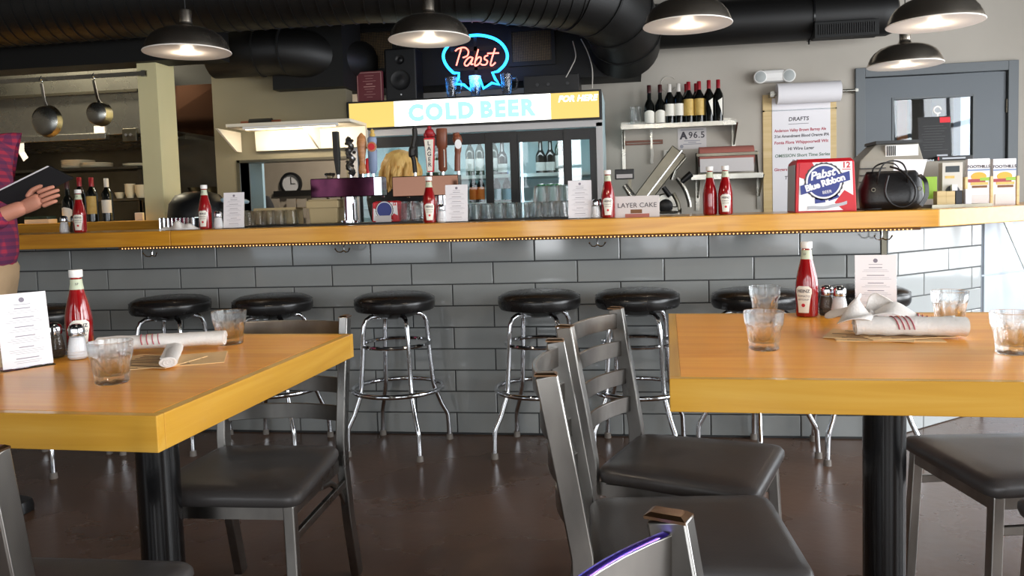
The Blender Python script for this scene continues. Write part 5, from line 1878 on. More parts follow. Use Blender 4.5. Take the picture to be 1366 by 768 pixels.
# right tower: dark figure, lager, hop column, brown badge
hx = P(553, 210, TY).x
z = handle_base(tw2, P(553, 210, TY).x, H2)
MB().tube(curve_pts([(hx, 0, z), (hx - .004, 0, z + .06), (hx - .012, 0, z + .1), (hx - .004, 0, z + .14), (hx + .006, 0, z + .19), (hx + .004, 0, z + .235)]), [.012] * 8 + [.02] * 6 + [.014] * 10 + [.006] * 2, 8).build('tap_handle', 'tap_black', tw2)
hx = P(574, 210, TY).x
z = handle_base(tw2, hx, H2)
lh = MB().loft([[(hx - .016, -.012, z), (hx + .016, -.012, z), (hx + .016, .012, z), (hx - .016, .012, z)], [(hx - .028, -.016, z + .175), (hx + .028, -.016, z + .175), (hx + .028, .016, z + .175), (hx - .028, .016, z + .175)]]).build('tap_handle', 'red_print', tw2, 0, .003)
MB().loft([[(hx - .012, -.0165, z + .006), (hx + .012, -.0165, z + .006), (hx + .012, -.01, z + .006), (hx - .012, -.01, z + .006)], [(hx - .0235, -.0205, z + .165), (hx + .0235, -.0205, z + .165), (hx + .0235, -.014, z + .165), (hx - .0235, -.014, z + .165)]]).build('face_plate', 'label_white', lh, 0)
for k, ch in enumerate('LAGER'):
    text('lettering', ch, .03, 'ink', lh, face_y(hx, -.0208 + .0007 * k, z + .145 - .027 * k), offset=.0006)
MB().ball((hx, 0, z + .2), (.026, .018, .024), 12).ball((hx, 0, z + .225), (.012, .01, .012), 8).ball((hx - .02, 0, z + .19), (.012, .012, .014), 8).ball((hx + .02, 0, z + .19), (.012, .012, .014), 8).build('finial', 'capsule_red', lh)
hh = prof_handle('tap_handle', tw2, 591, H2, [(.014, 0), (.023, .012), (.023, .12), (.028, .125), (.029, .215), (.026, .22)], 'tap_brown', 16)
xq = P(591, 210, TY).x
MB().box(xq - .012, xq + .012, -.0142, -.012, H2 + .04, H2 + .13).build('face_plate', 'label_white', hh, 0)
MB().box(xq - .009, xq - .003, -.0148, -.0142, H2 + .045, H2 + .125).box(xq + .003, xq + .009, -.0148, -.0142, H2 + .045, H2 + .125).build('print', 'ink', hh, 0)
hx = P(611, 210, TY).x
z = handle_base(tw2, hx, H2)
hh = MB().tube(curve_pts([(hx - .006, 0, z), (hx - .003, 0, z + .07), (hx + .003, 0, z + .13), (hx, 0, z + .16), (hx - .008, 0, z + .195)]), [.015] * 6 + [.018] * 4 + [.024] * 4 + [.018] * 2 + [.01], 10).build('tap_handle', 'tap_brown', tw2)
MB(Matrix.Translation((hx + .008, -.02, z + .135)) @ Mx @ Matrix.Diagonal((.85, 1.2, 1, 1))).lathe([(.02, 0), (.02, .006), (.001, .007)], 20).build('badge', 'white_print', hh)
for k in (0, 1):
    t = (tw1, tw2)[k]
    aa, bb, n_ = ((a1, b1, 5), (a2, b2, 4))[k]
    for j in range(n_):
        x = aa.x + (bb.x - aa.x) * (j + .5) / n_
        MB().tube([(x, .04, (aa.z + bb.z) / 2 - .0), (x, .075, (aa.z + bb.z) / 2), (x, .095, (aa.z + bb.z) / 2 - .03), (x, .098, (aa.z + bb.z) / 2 - .055)], .0085, 8).build('faucet', 'chrome', t)
t = thing('tasting_dish', 'tiny dark dish with sprigs on top of the purple tap tower', 'dish', (P(440, 236, TY).x, TY, H1))
MB().lathe([(.015, 0), (.03, .022), (.028, .022), (.013, .004), (.001, .004)], 16).build('dish', 'thin_glass', t)
for k in range(5):
    MB().ball((.018 * math.cos(k * 1.3), .014 * math.sin(k * 1.3), .024), (.013, .008, .006), 8).build('sprig', 'tap_black', t)


# beer carton boxes
def beer_carton(px0, px1, py_top, Y, z, label, depth_=.19, rz=0.0, detail=True):
    a, b = P(px0, 285, Y), P(px1, 285, Y)
    top = P((px0 + px1) / 2, py_top, Y)
    w_, h_ = b.x - a.x, top.z - z
    t = thing('beer_carton', label, 'carton', ((a.x + b.x) / 2, Y, z), rz, 'twelve-pack beer cartons on the bar')
    tp = .045 * w_ / .25
    loops = [[(-w_ / 2, 0, 0), (w_ / 2, 0, 0), (w_ / 2, depth_, 0), (-w_ / 2, depth_, 0)],
             [(-w_ / 2 + .006, 0, h_ * .94), (w_ / 2 - .01, 0, h_ * .94), (w_ / 2 - .01, depth_, h_ * .94), (-w_ / 2 + .006, depth_, h_ * .94)],
             [(-w_ / 2 + .018, .02, h_), (w_ / 2 - .02, .02, h_), (w_ / 2 - .02, depth_ - .02, h_), (-w_ / 2 + .018, depth_ - .02, h_)]]
    bo = MB().loft(loops).build('carton_body', 'red_print', t, 0, .003)
    # silver side panel
    MB().loft([[(-w_ / 2 - .0012, .01, .006), (-w_ / 2 - .0002, depth_ - .01, .006), (-w_ / 2 + .004, depth_ - .01, h_ * .9), (-w_ / 2 + .003, .01, h_ * .9)],
               [(-w_ / 2 - .002, .01, .006), (-w_ / 2 - .002, depth_ - .01, .006), (-w_ / 2 + .002, depth_ - .01, h_ * .9), (-w_ / 2 + .002, .01, h_ * .9)]]).build('side_panel', 'silver_print', t, 0)
    S = w_ / .25
    e = -.0012

    def flat(poly, m, lift=0.0, name='print'):
        q = MB()
        q.prism([(x * S, y) for x, y in poly], 0, .0006)
        q.v = [(x, e - lift - z_, y) for x, y, z_ in q.v]
        return q.build(name, m, bo, 0)
    hh = h_ / S
    H = h_
    flat([(-.112, .006), (.112, .006), (.106, H * .93), (-.106, H * .93)], 'white_print')
    flat([(-.106, H * .93), (-.055, H * .93), (-.03, H * .72), (-.075, H * .6), (-.108, H * .66)], 'red_print', .0006)
    flat([(.112, .006), (.07, .006), (.035, H * .17), (.075, H * .4), (.11, H * .3)], 'red_print', .0006)
    cz = H * .57

    def disc(r, m, lift, teeth=0):
        pts = []
        N = 48
        for i in range(N):
            q = 2 * math.pi * i / N
            rr = r * (1 + (.045 if teeth and i % 2 else 0))
            pts.append((-.008 + rr * math.cos(q), cz + rr * math.sin(q) * S))
        flat(pts, m, lift)
    disc(.078, 'ink', .0012, 1)
    disc(.073, 'white_print', .0018)
    disc(.066, 'blue_print', .0024)
    if detail:
        tilt = math.radians(16)
        c, s_ = math.cos(tilt), math.sin(tilt)
        band = [(-.108, -.02), (.1, -.02), (.108, .018), (-.1, .018)]
        flat([(-.004 + x * c - y * s_, cz - .006 + (x * s_ + y * c) * S) for x, y in band], 'blue_print', .003)
        text('lettering', 'Pabst', .047 * S, 'white_print', bo, face_y(-.016 * S, e - .0042, cz + .03 * S, .2), offset=.0016, shear=.3)
        text('lettering', 'Blue Ribbon', .037 * S, 'white_print', bo, face_y(-.004 * S, e - .0042, cz - .007 * S, tilt), offset=.0018, spacing=.92)
        text('lettering', 'BEER', .018 * S, 'white_print', bo, face_y(.004 * S, e - .0042, cz - .045 * S, .15))
        flat([(-.045, H * .16), (-.002, H * .18), (-.004, H * .3), (-.045, H * .3)], 'blue_print', .0012)
        flat([(.012, H * .2), (.055, H * .27), (.038, H * .4), (.0, H * .31)], 'blue_print', .0012)
        rib = [(-.075 + .16 * k / 10, H * (.055 + .006 * math.sin(k * 1.3) + .016 * max(0, k - 5))) for k in range(11)]
        flat(rib + [(x, y + .014) for x, y in rib[::-1]], 'silver_print', .0018)
    text('lettering', '12', .034 * S, 'red_print', bo, face_y(.082 * S, e - .001, H * .86), offset=.001)
    flat([(.066, H * .775), (.1, H * .775), (.1, H * .79), (.066, H * .79)], 'red_print', .0008)
    # carrying slot
    MB().box(-.03 * S, .03 * S, depth_ * .42, depth_ * .58, h_ - .001, h_ + .003).build('handle_slot', 'black_plastic', t, 0, .002)
    return t


beer_carton(1061, 1143, 211, -.13, CZ, 'large red and white twelve-pack beer carton on the bar near the handbag')
beer_carton(496, 533, 268, .1, CZ + .008, 'small looking twelve-pack beer carton on the bar mat under the taps', .1, detail=False)
q = P(514, 293, .09)
tag(MB().box(q.x - .045, q.x + .035, .075, .079, CZ + .008, CZ + .04).build('paper_slip', 'paper_grey', smooth=0), 'grey paper slip leaning on the small beer carton', 'paper')
# mugs beside it
for px, zz, lb in ((544, 0, 'glass mug upside down beside the small beer carton under the taps'), (558, 0, 'glass mug upside down beside the ketchup bottle under the taps')):
    t = thing('glass_mug', lb, 'mug', (P(px, 290, .08).x, .1, CZ + .008), 0, 'mugs under the taps')
    MB().lathe([(.042, 0), (.04, .02), (.036, .085), (.034, .1), (.001, .1), (.001, .092), (.03, .09), (.037, .01)], 24).build('mug_body', 'thin_glass', t)
    MB().tube([(.038, 0, .02), (.062, 0, .03), (.064, 0, .06), (.036, 0, .08)], .005, 8).build('handle', 'thin_glass', t)

# layer cake box
a, b = P(820, 262, -.1), P(879.5, 262, -.1)
t = thing('layer_cake_box', 'white box printed LAYER CAKE standing on the bar', 'box', ((a.x + b.x) / 2, -.1, CZ))
w_, h_ = b.x - a.x, a.z - CZ
o = MB().box(-w_ / 2, w_ / 2, 0, .12, 0, h_).build('carton', 'paper_grey', t, 0, .002)
text('lettering', 'LAYER CAKE', .031, 'ink', o, face_y(0, -.0006, h_ * .55), spacing=1.02)
MB().box(-.03, .022, -.001, 0, h_ * .18, h_ * .36).build('cake_picture', 'kraft_print', o, 0, 0)
MB().box(-.055, .055, -.0012, 0, .0, h_ * .16).build('cake_picture', 'pink_paper', o, 0, 0)

# handbag
hb = thing('handbag', 'black leather handbag with looped straps standing on the bar', 'handbag', (P(1188, 280, -.02).x, -.02, CZ), -.05)
loops = []
for z, wx, dy_ in ((0, .105, .06), (.008, .125, .075), (.04, .133, .082), (.09, .132, .075), (.13, .122, .06), (.16, .108, .045), (.172, .1, .036)):
    l = []
    for i in range(28):
        q = 2 * math.pi * i / 28
        cx_, sx_ = math.cos(q), math.sin(q)
        l.append((wx * math.copysign(abs(cx_) ** .6, cx_) * (1 + .03 * math.sin(3 * q + z * 60)), dy_ * math.copysign(abs(sx_) ** .6, sx_) * (1 + .05 * math.sin(5 * q + z * 90)), z))
    loops.append(l)
MB().loft(loops).build('bag_body', 'leather', hb, 60)
MB().bar(curve_pts([(-.07, -.05, .1), (-.066, -.07, .16), (-.04, -.06, .205), (.0, -.055, .215), (.035, -.06, .2), (.05, -.07, .155), (.056, -.05, .1)]), .004, .014, up=(0, -1, 0)).build('strap', 'leather', hb, 40)
MB().bar(curve_pts([(-.07, .05, .14), (-.06, .045, .19), (-.02, .03, .21), (.03, .03, .2), (.06, .045, .15)]), .004, .014, up=(0, -1, 0)).build('strap', 'leather', hb, 40)
MB().tube(curve_pts([(-.02, -.07, .19), (.03, -.085, .165), (.075, -.095, .1), (.07, -.098, .04), (.03, -.095, .012), (-.02, -.095, .03), (-.045, -.095, .08), (-.03, -.085, .15)]), .0045, 8).build('shoulder_strap', 'leather', hb)
MB().bar(curve_pts([(.105, -.05, .15), (.122, -.08, .12), (.125, -.085, .06), (.1, -.09, .015)]), .004, .018, up=(1, 0, 0)).build('side_tab', 'leather', hb, 40)
for x in (-.09, .1):
    MB().tube([(x + .008 * math.cos(k * .7), -.08, .09 + .008 * math.sin(k * .7)) for k in range(9)], .0018, 6, True).build('buckle_ring', 'steel_dark', hb)
MB().bar(curve_pts([(-.13, -.03, .008), (-.15, -.06, .006), (-.11, -.09, .006), (-.06, -.085, .008)]), .004, .012, up=(0, -1, 0)).build('loose_strap', 'leather', hb, 40)

# register and return-counter things
RY = .52


def rp_(px, py, Y=RY):
    return P(px, py, Y)


a, b = rp_(1168, 190), rp_(1331, 212)
reg = thing('cash_register', 'beige cash register and card printer behind the handbag', 'register', (0, RY, 0))
g0, g1 = rp_(1152, 230), rp_(1322, 212)
MB().box(rp_(1232, 230).x, g1.x, 0, .25, CZ, g1.z).build('cabinet', 'register_grey', reg, 0, .006)
MB().loft([[(rp_(1140, 270).x, -.02, CZ), (rp_(1232, 270).x, -.02, CZ), (rp_(1232, 270).x, .22, CZ), (rp_(1140, 270).x, .22, CZ)],
           [(rp_(1147, 215).x, .0, rp_(1147, 215).z), (rp_(1232, 215).x, .0, rp_(1147, 215).z), (rp_(1232, 215).x, .22, rp_(1147, 215).z), (rp_(1147, 215).x, .22, rp_(1147, 215).z)],
           [(rp_(1176, 186).x, .05, rp_(1176, 188).z), (rp_(1229, 186).x, .05, rp_(1176, 188).z), (rp_(1229, 186).x, .22, rp_(1176, 188).z), (rp_(1176, 186).x, .22, rp_(1176, 188).z)]]).build('register_body', 'register_grey', reg, 0, .006)
MB().box(rp_(1168, 190).x, rp_(1230, 190).x, -.01, .2, rp_(1200, 191).z, rp_(1200, 187).z).build('visor', 'black_plastic', reg, 0)
MB().box(rp_(1182, 200).x, rp_(1226, 200).x, .01, .03, rp_(1200, 208).z, rp_(1200, 193).z).build('printer_front', 'white_plastic', reg, 0)
for k in range(5):
    x = rp_(1184 + 2.6 * k, 200).x
    MB().box(x, x + .004, .005, .011, rp_(1200, 207).z, rp_(1200, 194).z).build('slot', 'dark_grey', reg, 0)
for k in range(3):
    z = rp_(1165, 224 + 9 * k).z
    MB().box(rp_(1146, 230).x, rp_(1180, 230).x, -.024, 0, z - .004, z).build('drawer_seam', 'dark_grey', reg, 0)
zc2 = g1.z
# black book on stand and flat book
a, b = rp_(1228, 155, .56), rp_(1272, 208, .56)
t = thing('menu_book', 'tall black clipboard menu with red corner standing on the register', 'menu', ((a.x + b.x) / 2, .58, zc2))
MB(Matrix.Rotation(math.radians(-6), 4, 'X')).box(-(b.x - a.x) / 2, (b.x - a.x) / 2, 0, .012, .012, a.z - zc2).build('cover', 'black_plastic', t, 0, .002)
hw, hh_ = (b.x - a.x) / 2, a.z - zc2
M6 = Matrix.Rotation(math.radians(-6), 4, 'X')
MB(M6).box(hw * .35, hw * .98, -.001, 0, hh_ * .86, hh_ * .98).build('corner_tag', 'red_print', t, 0)
mm = MB(M6)
rnd = random.Random(9)
for k in range(10):
    z = hh_ * (.8 - .06 * k)
    mm.box(-hw * rnd.uniform(.6, .8), hw * rnd.uniform(.4, .8), -.001, 0, z - .002, z)
mm.build('print', 'dark_grey', t, 0)
MB(M6).box(hw * .1, hw * .75, -.001, 0, hh_ * .07, hh_ * .15).build('barcode', 'silver_print', t, 0)
MB(M6).tube([(hw * .25 + .018 * math.cos(k * .5), .006, hh_ + .035 + .018 * math.sin(k * .5)) for k in range(12)] , .004, 6).tube([(hw * .25, .006, hh_ - .01), (hw * .25, .006, hh_ + .018)], .004, 6).build('hook', 'white_plastic', t)
a, b = rp_(1250, 208, .53), rp_(1298, 208, .53)
t = thing('dvd_case', 'black and red printed case lying flat on the register', 'case', ((a.x + b.x) / 2, .53, zc2))
o = MB().box(-(b.x - a.x) / 2, (b.x - a.x) / 2, 0, .04, 0, .024).build('case', 'black_plastic', t, 0, .002)
MB().box(-.06, .05, -.001, 0, .008, .016).build('print', 'silver_print', o, 0)
MB().box(-(b.x - a.x) / 2 + .004, -.075, -.001, 0, .004, .02).build('print', 'red_print', o, 0)
# white sheet sticking up from behind the bag
a = rp_(1205, 240, .2)
t = tag(MB().loft([[(a.x - .05, .2, CZ + .0), (a.x + .05, .2, CZ), (a.x + .05, .203, CZ), (a.x - .05, .203, CZ)],
                   [(rp_(1198, 212, .2).x, .26, rp_(1198, 212, .24).z), (rp_(1243, 210, .2).x, .26, rp_(1243, 212, .24).z), (rp_(1243, 210, .2).x, .263, rp_(1243, 212, .24).z), (rp_(1198, 212, .2).x, .263, rp_(1198, 212, .24).z)]]).build('paper_sheet', 'paper', smooth=0), 'blank white sheet leaning up behind the handbag', 'paper')
# tray with flyers
QY = .12
tr0, tr1 = P(1232, 275, QY), P(1325, 272, QY)
t = thing('serving_tray', 'low steel tray holding pens and small boxes on the bar corner', 'tray', ((tr0.x + tr1.x) / 2, QY + .06, CZ), .3)
MB().box(-.15, .15, -.06, .1, 0, .004).box(-.15, .15, -.064, -.06, 0, .014).box(-.15, .15, .1, .104, 0, .014).box(-.154, -.15, -.064, .104, 0, .014).box(.15, .154, -.064, .104, 0, .014).build('tray_plate', 'steel_dark', t, 0)


def card(px0, px1, py0, py1, Y, m, name, label, cat, z0=None, th=.02):
    a, b = P(px0, py0, Y), P(px1, py1, Y)
    z0 = CZ if z0 is None else z0
    t = thing(name, label, cat, ((a.x + b.x) / 2, Y, z0))
    w_, h_ = b.x - a.x, a.z - z0
    o = MB().box(-w_ / 2, w_ / 2, 0, th, 0, h_).build('body', m, t, 0, .0015)
    return t, w_, h_, o


t, w_, h_, o = card(1230, 1250, 236, 273, .3, 'green_print', 'gift_card_box', 'bright green box beside the handbag', 'box')
MB().box(-w_ / 2, w_ / 2, -.001, 0, 0, h_ * .28).build('print', 'paper_grey', o, 0)
t, w_, h_, o = card(1257, 1284, 217, 273, .34, 'beige_plastic', 'card_terminal', 'pale card terminal standing on the bar corner', 'terminal', th=.05)
MB().box(-w_ * .34, w_ * .34, -.001, 0, h_ * .78, h_ * .92).build('display', 'screen', o, 0)
MB().box(-w_ * .36, w_ * .1, -.001, 0, h_ * .64, h_ * .7).build('print', 'label_gold', o, 0)
MB(Matrix.Translation((0, -.001, h_ * .33)) @ Mx).lathe([(w_ * .36, 0), (w_ * .36, .004), (.001, .005)], 20).build('dial', 'dark_grey', o)
MB().box(-.012, .012, -.03, -.01, h_ * .05, h_ * .5).build('receipt', 'paper', o, 0)
for px0, px1, lb in ((1250, 1262, 'narrow wooden crate by the green box'), (1262, 1274, 'wide wooden crate in the tray')):
    t, w_, h_, o = card(px0, px1, 255, 273, .2, 'pale_wood', 'wooden_crate', lb, 'crate', CZ + .004, .05)
t, w_, h_, o = card(1275, 1284, 254, 273, .2, 'black_plastic', 'pen_cup', 'black square cup in the tray', 'cup', CZ + .004, .04)
t, w_, h_, o = card(1288, 1296, 252, 273, .19, 'paper', 'receipt_stack', 'stack of white receipts in the tray', 'paper', CZ + .004, .03)
for px0, px1, py0, Y, lb in ((1291, 1320, 212, .40, 'beer flyer with a burger picture beside the card terminal'), (1325, 1355, 212, .46, 'beer flyer with a burger picture in a wooden holder at the counter end')):
    t, w_, h_, o = card(px0, px1, py0, 272, Y, 'paper', 'flyer_box', lb, 'flyer', None, .03)
    t['group'] = 'burger flyers'
    text('lettering', 'FOOTHILLS', w_ * .2, 'ink', o, face_y(0, -.0012, h_ * .83), spacing=1.0, offset=.0005)
    MB().box(-w_ / 2, w_ / 2, -.001, 0, h_ * .74, h_ * .78).build('print', 'tap_blue', o, 0)
    q = MB()
    q.v, q.f = [], []
    MB(Matrix.Translation((0, -.0008, h_ * .62)) @ Mx @ Matrix.Diagonal((1.6, 1, 1, 1))).lathe([(.022, 0), (.022, .001)], 18).build('burger_picture', 'orange_print', o)
    MB().box(-w_ * .48, w_ * .3, -.0022, 0, h_ * .5, h_ * .57).build('burger_picture', 'red_picture', o, 0)
    MB().box(w_ * .05, w_ * .48, -.0023, 0, h_ * .53, h_ * .6).build('burger_picture', 'green_print', o, 0)
    MB().box(-w_ * .36, w_ * .42, -.0024, 0, h_ * .44, h_ * .5).build('burger_picture', 'label_gold', o, 0)
    MB().box(-w_ * .3, w_ * .38, -.0026, 0, h_ * .38, h_ * .43).build('burger_picture', 'kraft_print', o, 0)
    ho = MB().box(-w_ / 2 - .014, -w_ / 2 - .001, -.006, .036, 0, h_ * .62).box(w_ / 2 + .001, w_ / 2 + .014, -.006, .036, 0, h_ * .62).box(-w_ / 2 - .014, w_ / 2 + .014, .031, .04, 0, h_ * .5)
    ho.build('holder', 'pale_wood', t, 0, .002)
    MB().box(-w_ * .42, w_ * .42, -.006, -.001, .004, h_ * .24).build('info_card', 'paper_grey', t, 0)

# ------------------------------------------------------------------ kitchen ledge bottles
LZ = 1.098
LB = 'wine bottles on the kitchen ledge'
for proto, px, lb in ((w_arch, 91, 'dark wine bottle with arched label on the kitchen ledge'), (w_red, 108, 'wine bottle with slanted label on the kitchen ledge behind the ketchup'), (w_gold, 124, 'red-capped wine bottle with tan label on the kitchen ledge'), (w_white, 144, 'white-capped wine bottle with white label on the kitchen ledge')):
    o = copy_tree(proto)
    o.location = (P(px, 280, KY + .05).x, KY + .05, LZ)
    o['label'] = lb
    o['group'] = LB
q = P(50, 290, KY + .05)
t = thing('tip_box', 'dark green box lying on the kitchen ledge behind the person', 'box', (q.x, KY + .06, LZ))
MB().box(-.09, .1, -.03, .06, 0, .03).build('lower_box', 'beige_plastic', t, 0, .002)
MB().box(-.085, .095, -.032, .06, .03, .05).build('upper_box', 'bottle_green', t, 0, .002)
q = P(185, 288, KY + .05)
tag(MB(Matrix.Translation((q.x, KY + .06, LZ))).box(-.03, .03, -.01, .01, 0, .055).build('ticket_holder', 'paper_grey', bevel=.002), 'small white ticket holder on the kitchen ledge by the post', 'holder')

# ================================================================== PEOPLE
def skinned(name, verts, edges, radii, m, parent=None, root=0, sub=2, loc=None, extra=None):
    me = bpy.data.meshes.new(name)
    me.from_pydata(verts, edges, [])
    o = bpy.data.objects.new(name, me)
    COL.objects.link(o)
    md = o.modifiers.new('skin', 'SKIN')
    md.use_smooth_shade = True
    if not me.skin_vertices:
        pass
    sv = me.skin_vertices[0].data
    for i, r in enumerate(radii):
        sv[i].radius = r if isinstance(r, tuple) else (r, r)
        sv[i].use_root = i in (root if isinstance(root, (list, tuple)) else [root])
    s_ = o.modifiers.new('sub', 'SUBSURF')
    s_.levels = s_.render_levels = sub
    bpy.context.view_layer.update()
    ev = o.evaluated_get(bpy.context.evaluated_depsgraph_get())
    me2 = bpy.data.meshes.new_from_object(ev)
    bpy.data.objects.remove(o)
    bpy.data.meshes.remove(me)
    if extra:
        bm = bmesh.new()
        bm.from_mesh(me2)
        for x in extra:
            bm.from_mesh(x)
        bm.to_mesh(me2)
        bm.free()
    me2.polygons.foreach_set('use_smooth', [True] * len(me2.polygons))
    return link(name, me2, m, parent, loc=loc)


def chain(pts):
    """list of joint chains -> verts, edges, radii (joints shared by equal names)"""
    names, verts, radii, edges = {}, [], [], []
    for ch in pts:
        prev = None
        for nm, co, r in ch:
            if nm not in names:
                names[nm] = len(verts)
                verts.append(co)
                radii.append(r)
            i = names[nm]
            if prev is not None:
                edges.append((prev, i))
            prev = i
    return verts, edges, radii


def mesh_only(verts, edges, radii, root=0, sub=1):
    o = skinned('tmp', verts, edges, radii, None, root=root, sub=sub)
    me = o.data
    bpy.data.objects.remove(o)
    return me


def hand_meshes(wrist, ddir, palm_n, side, curl, scale=1.0):
    """five separate finger chains; ddir towards the fingers, palm_n the way the palm faces"""
    ddir, palm_n = ddir.normalized(), palm_n.normalized()
    lat = ddir.cross(palm_n).normalized() * side
    out = []
    pc = wrist + ddir * .05 * scale
    v, e, r = chain([[('w', tuple(wrist - ddir * .03 * scale), (.024 * scale, .027 * scale)), ('p', tuple(pc), (.017 * scale, .034 * scale)), ('k', tuple(wrist + ddir * .09 * scale), (.013 * scale, .034 * scale))]])
    out.append(mesh_only(v, e, r))
    for k, (o_, ln) in enumerate(((-.028, .068), (-.009, .08), (.01, .075), (.028, .06))):
        b = wrist + ddir * .078 * scale + lat * o_ * scale
        p, d, pts = b, ddir.copy(), [b]
        for j in range(3):
            d = (d * math.cos(curl[j]) + palm_n * math.sin(curl[j])).normalized()
            pn = (palm_n - d * palm_n.dot(d))
            p = p + d * ln * scale * (.46, .32, .26)[j]
            pts.append(p)
        rr = [.0098, .0092, .0085, .0072]
        out.append(mesh_only([tuple(q) for q in pts], [(0, 1), (1, 2), (2, 3)], [x * scale for x in rr]))
    b = wrist + ddir * .03 * scale - lat * .026 * scale
    t1 = b + (-lat * .8 + ddir * .6 + palm_n * .5).normalized() * .034 * scale
    t2 = t1 + (-lat * .25 + ddir * .9 + palm_n * .5).normalized() * .03 * scale
    t3 = t2 + (ddir * .9 + palm_n * .4 + lat * .1).normalized() * .025 * scale
    out.append(mesh_only([tuple(b), tuple(t1), tuple(t2), tuple(t3)], [(0, 1), (1, 2), (2, 3)], [.0135 * scale, .012 * scale, .0105 * scale, .0085 * scale]))
    return out


# ---- the server in the plaid shirt walking past the bar, book in hand (faces +x)
PX, PY = .33, -1.0
hand_p = P(31, 277, PY - .09)
W_ = Vector((hand_p.x, PY - .09, hand_p.z))
loc0 = Vector((PX, PY, 0))
wrist = W_ - loc0
sh_l, sh_r = Vector((0, .19, 1.42)), Vector((.0, -.19, 1.42))
elbow = Vector((wrist.x - .24, -.2, wrist.z - .1))
body = [[('pel', (0, 0, .95), (.13, .17)), ('waist', (.0, 0, 1.08), (.1, .135)), ('chest', (-.02, 0, 1.3), (.075, .12)), ('neckb', (-.02, 0, 1.47), .06), ('neck', (.0, 0, 1.54), .055), ('h0', (.02, 0, 1.6), .07), ('h1', (.03, 0, 1.68), (.1, .082)), ('h2', (.02, 0, 1.76), (.085, .075))],
        [('chest', (), 0), ('shr', tuple(sh_r + Vector((-.05, 0, -.02))), .036), ('elr', tuple(elbow), .036), ('fr', tuple(elbow.lerp(wrist, .5)), .034), ('wrr', tuple(wrist + Vector((.02, 0, .008))), .03)],
        [('chest', (), 0), ('shl', tuple(sh_l), .038), ('ell', (-.16, .24, 1.14), .036), ('wrl', (-.2, .26, .92), .028), ('hal', (-.19, .255, .84), .035)],
        [('pel', (), 0), ('hipr', (.02, -.09, .88), .09), ('knr', (.19, -.11, .52), .058), ('anr', (.08, -.13, .09), .04), ('toer', (.2, -.14, .05), .035)],
        [('pel', (), 0), ('hipl', (-.02, .09, .88), .09), ('knl', (-.06, .1, .5), .058), ('anl', (-.3, .1, .14), .04), ('toel', (-.2, .1, .05), .035)]]


def clean(chs):
    return chain([[(n_, c_, r_) for n_, c_, r_ in ch] for ch in chs])


v, e, r = clean(body)
hm = hand_meshes(wrist, Vector((.9, 0, .36)), Vector((0, 1, -.05)), -1, (.12, .22, .3), .98)
head = MB()
head.ball((.105, -.036, 1.695), (.012, .014, .011), 10).ball((.105, .036, 1.695), (.012, .014, .011), 10)
person = skinned('person', v, e, r, 'skin', None, 0, 2, loc0, hm)
tag(person, 'person in a red plaid shirt and khaki trousers walking with a black book', 'person')


def ball_part(name, m, parent, *balls):
    q = MB()
    for c_, r_ in balls:
        q.ball(c_, r_, 14)
    return q.build(name, m, parent)


ball_part('nose', 'skin', person, ((.128, 0, 1.665), (.02, .014, .022)))
ball_part('eye', 'white_print', person, ((.112, -.032, 1.69), .011), ((.112, .032, 1.69), .011))
ball_part('pupil', 'ink', person, ((.12, -.033, 1.69), .006), ((.12, .033, 1.69), .006))
ball_part('mouth', 'pink_paper', person, ((.112, 0, 1.625), (.008, .024, .006)))
ball_part('ear', 'skin', person, ((.02, -.082, 1.68), (.022, .01, .03)), ((.02, .082, 1.68), (.022, .01, .03)))
ball_part('hair', 'hair_brown', person, ((.0, 0, 1.735), (.105, .09, .075)), ((-.03, 0, 1.69), (.08, .085, .08)))
# plaid shirt with rolled sleeve
cuff = elbow.lerp(wrist, .82)
shirt = [[('hem', (.005, 0, .87), (.165, .2)), ('w', (.005, 0, 1.08), (.142, .178)), ('c', (-.02, 0, 1.3), (.125, .18)), ('n', (-.02, 0, 1.45), (.075, .09)), ('n2', (-.005, 0, 1.5), .072)],
         [('c', (), 0), ('sr', tuple(sh_r + Vector((-.05, 0, -.02))), .066), ('er', tuple(elbow), .066), ('cr', tuple(cuff), .046)],
         [('c', (), 0), ('sl', tuple(sh_l), .08), ('el', (-.16, .24, 1.14), .062), ('cl', (-.18, .25, 1.03), .055)]]
v, e, r = clean(shirt)
skinned('shirt', v, e, r, 'plaid', person)
tro = [[('b', (0, 0, 1.0), (.145, .182)), ('p', (0, 0, .9), (.152, .188))],
       [('p', (), 0), ('hr', (.05, -.095, .84), .112), ('kr', (.195, -.112, .52), .08), ('ar', (.082, -.13, .1), .066)],
       [('p', (), 0), ('hl', (-.02, .095, .84), .105), ('kl', (-.06, .1, .5), .076), ('al', (-.28, .1, .17), .064)]]
v, e, r = clean(tro)
skinned('trousers', v, e, r, 'khaki', person)
for s_, c_, d_ in (('r', (.11, -.135, .0), 0), ('l', (-.25, .1, .0), .5)):
    M = Matrix.Translation(c_) @ Matrix.Rotation(d_ * .8, 4, 'Y')
    q = MB(M).loft([[(x_, y_, z_) for x_, y_ in rounded([(-.09, -.04), (.17, -.045), (.17, .045), (-.09, .04)], .035)] for z_ in (0, .025)] +
                   [[(x_ * .97, y_ * .95, z_ if x_ < .04 else .045) for x_, y_ in rounded([(-.09, -.04), (.17, -.045), (.17, .045), (-.09, .04)], .035)] for z_ in (.06,)] +
                   [[(x_ * .7 - .025, y_ * .7, .085 if x_ < .04 else .06) for x_, y_ in rounded([(-.09, -.04), (.17, -.045), (.17, .045), (-.09, .04)], .035)]])
    q.build('shoe', 'black_plastic', person, 60, .004)

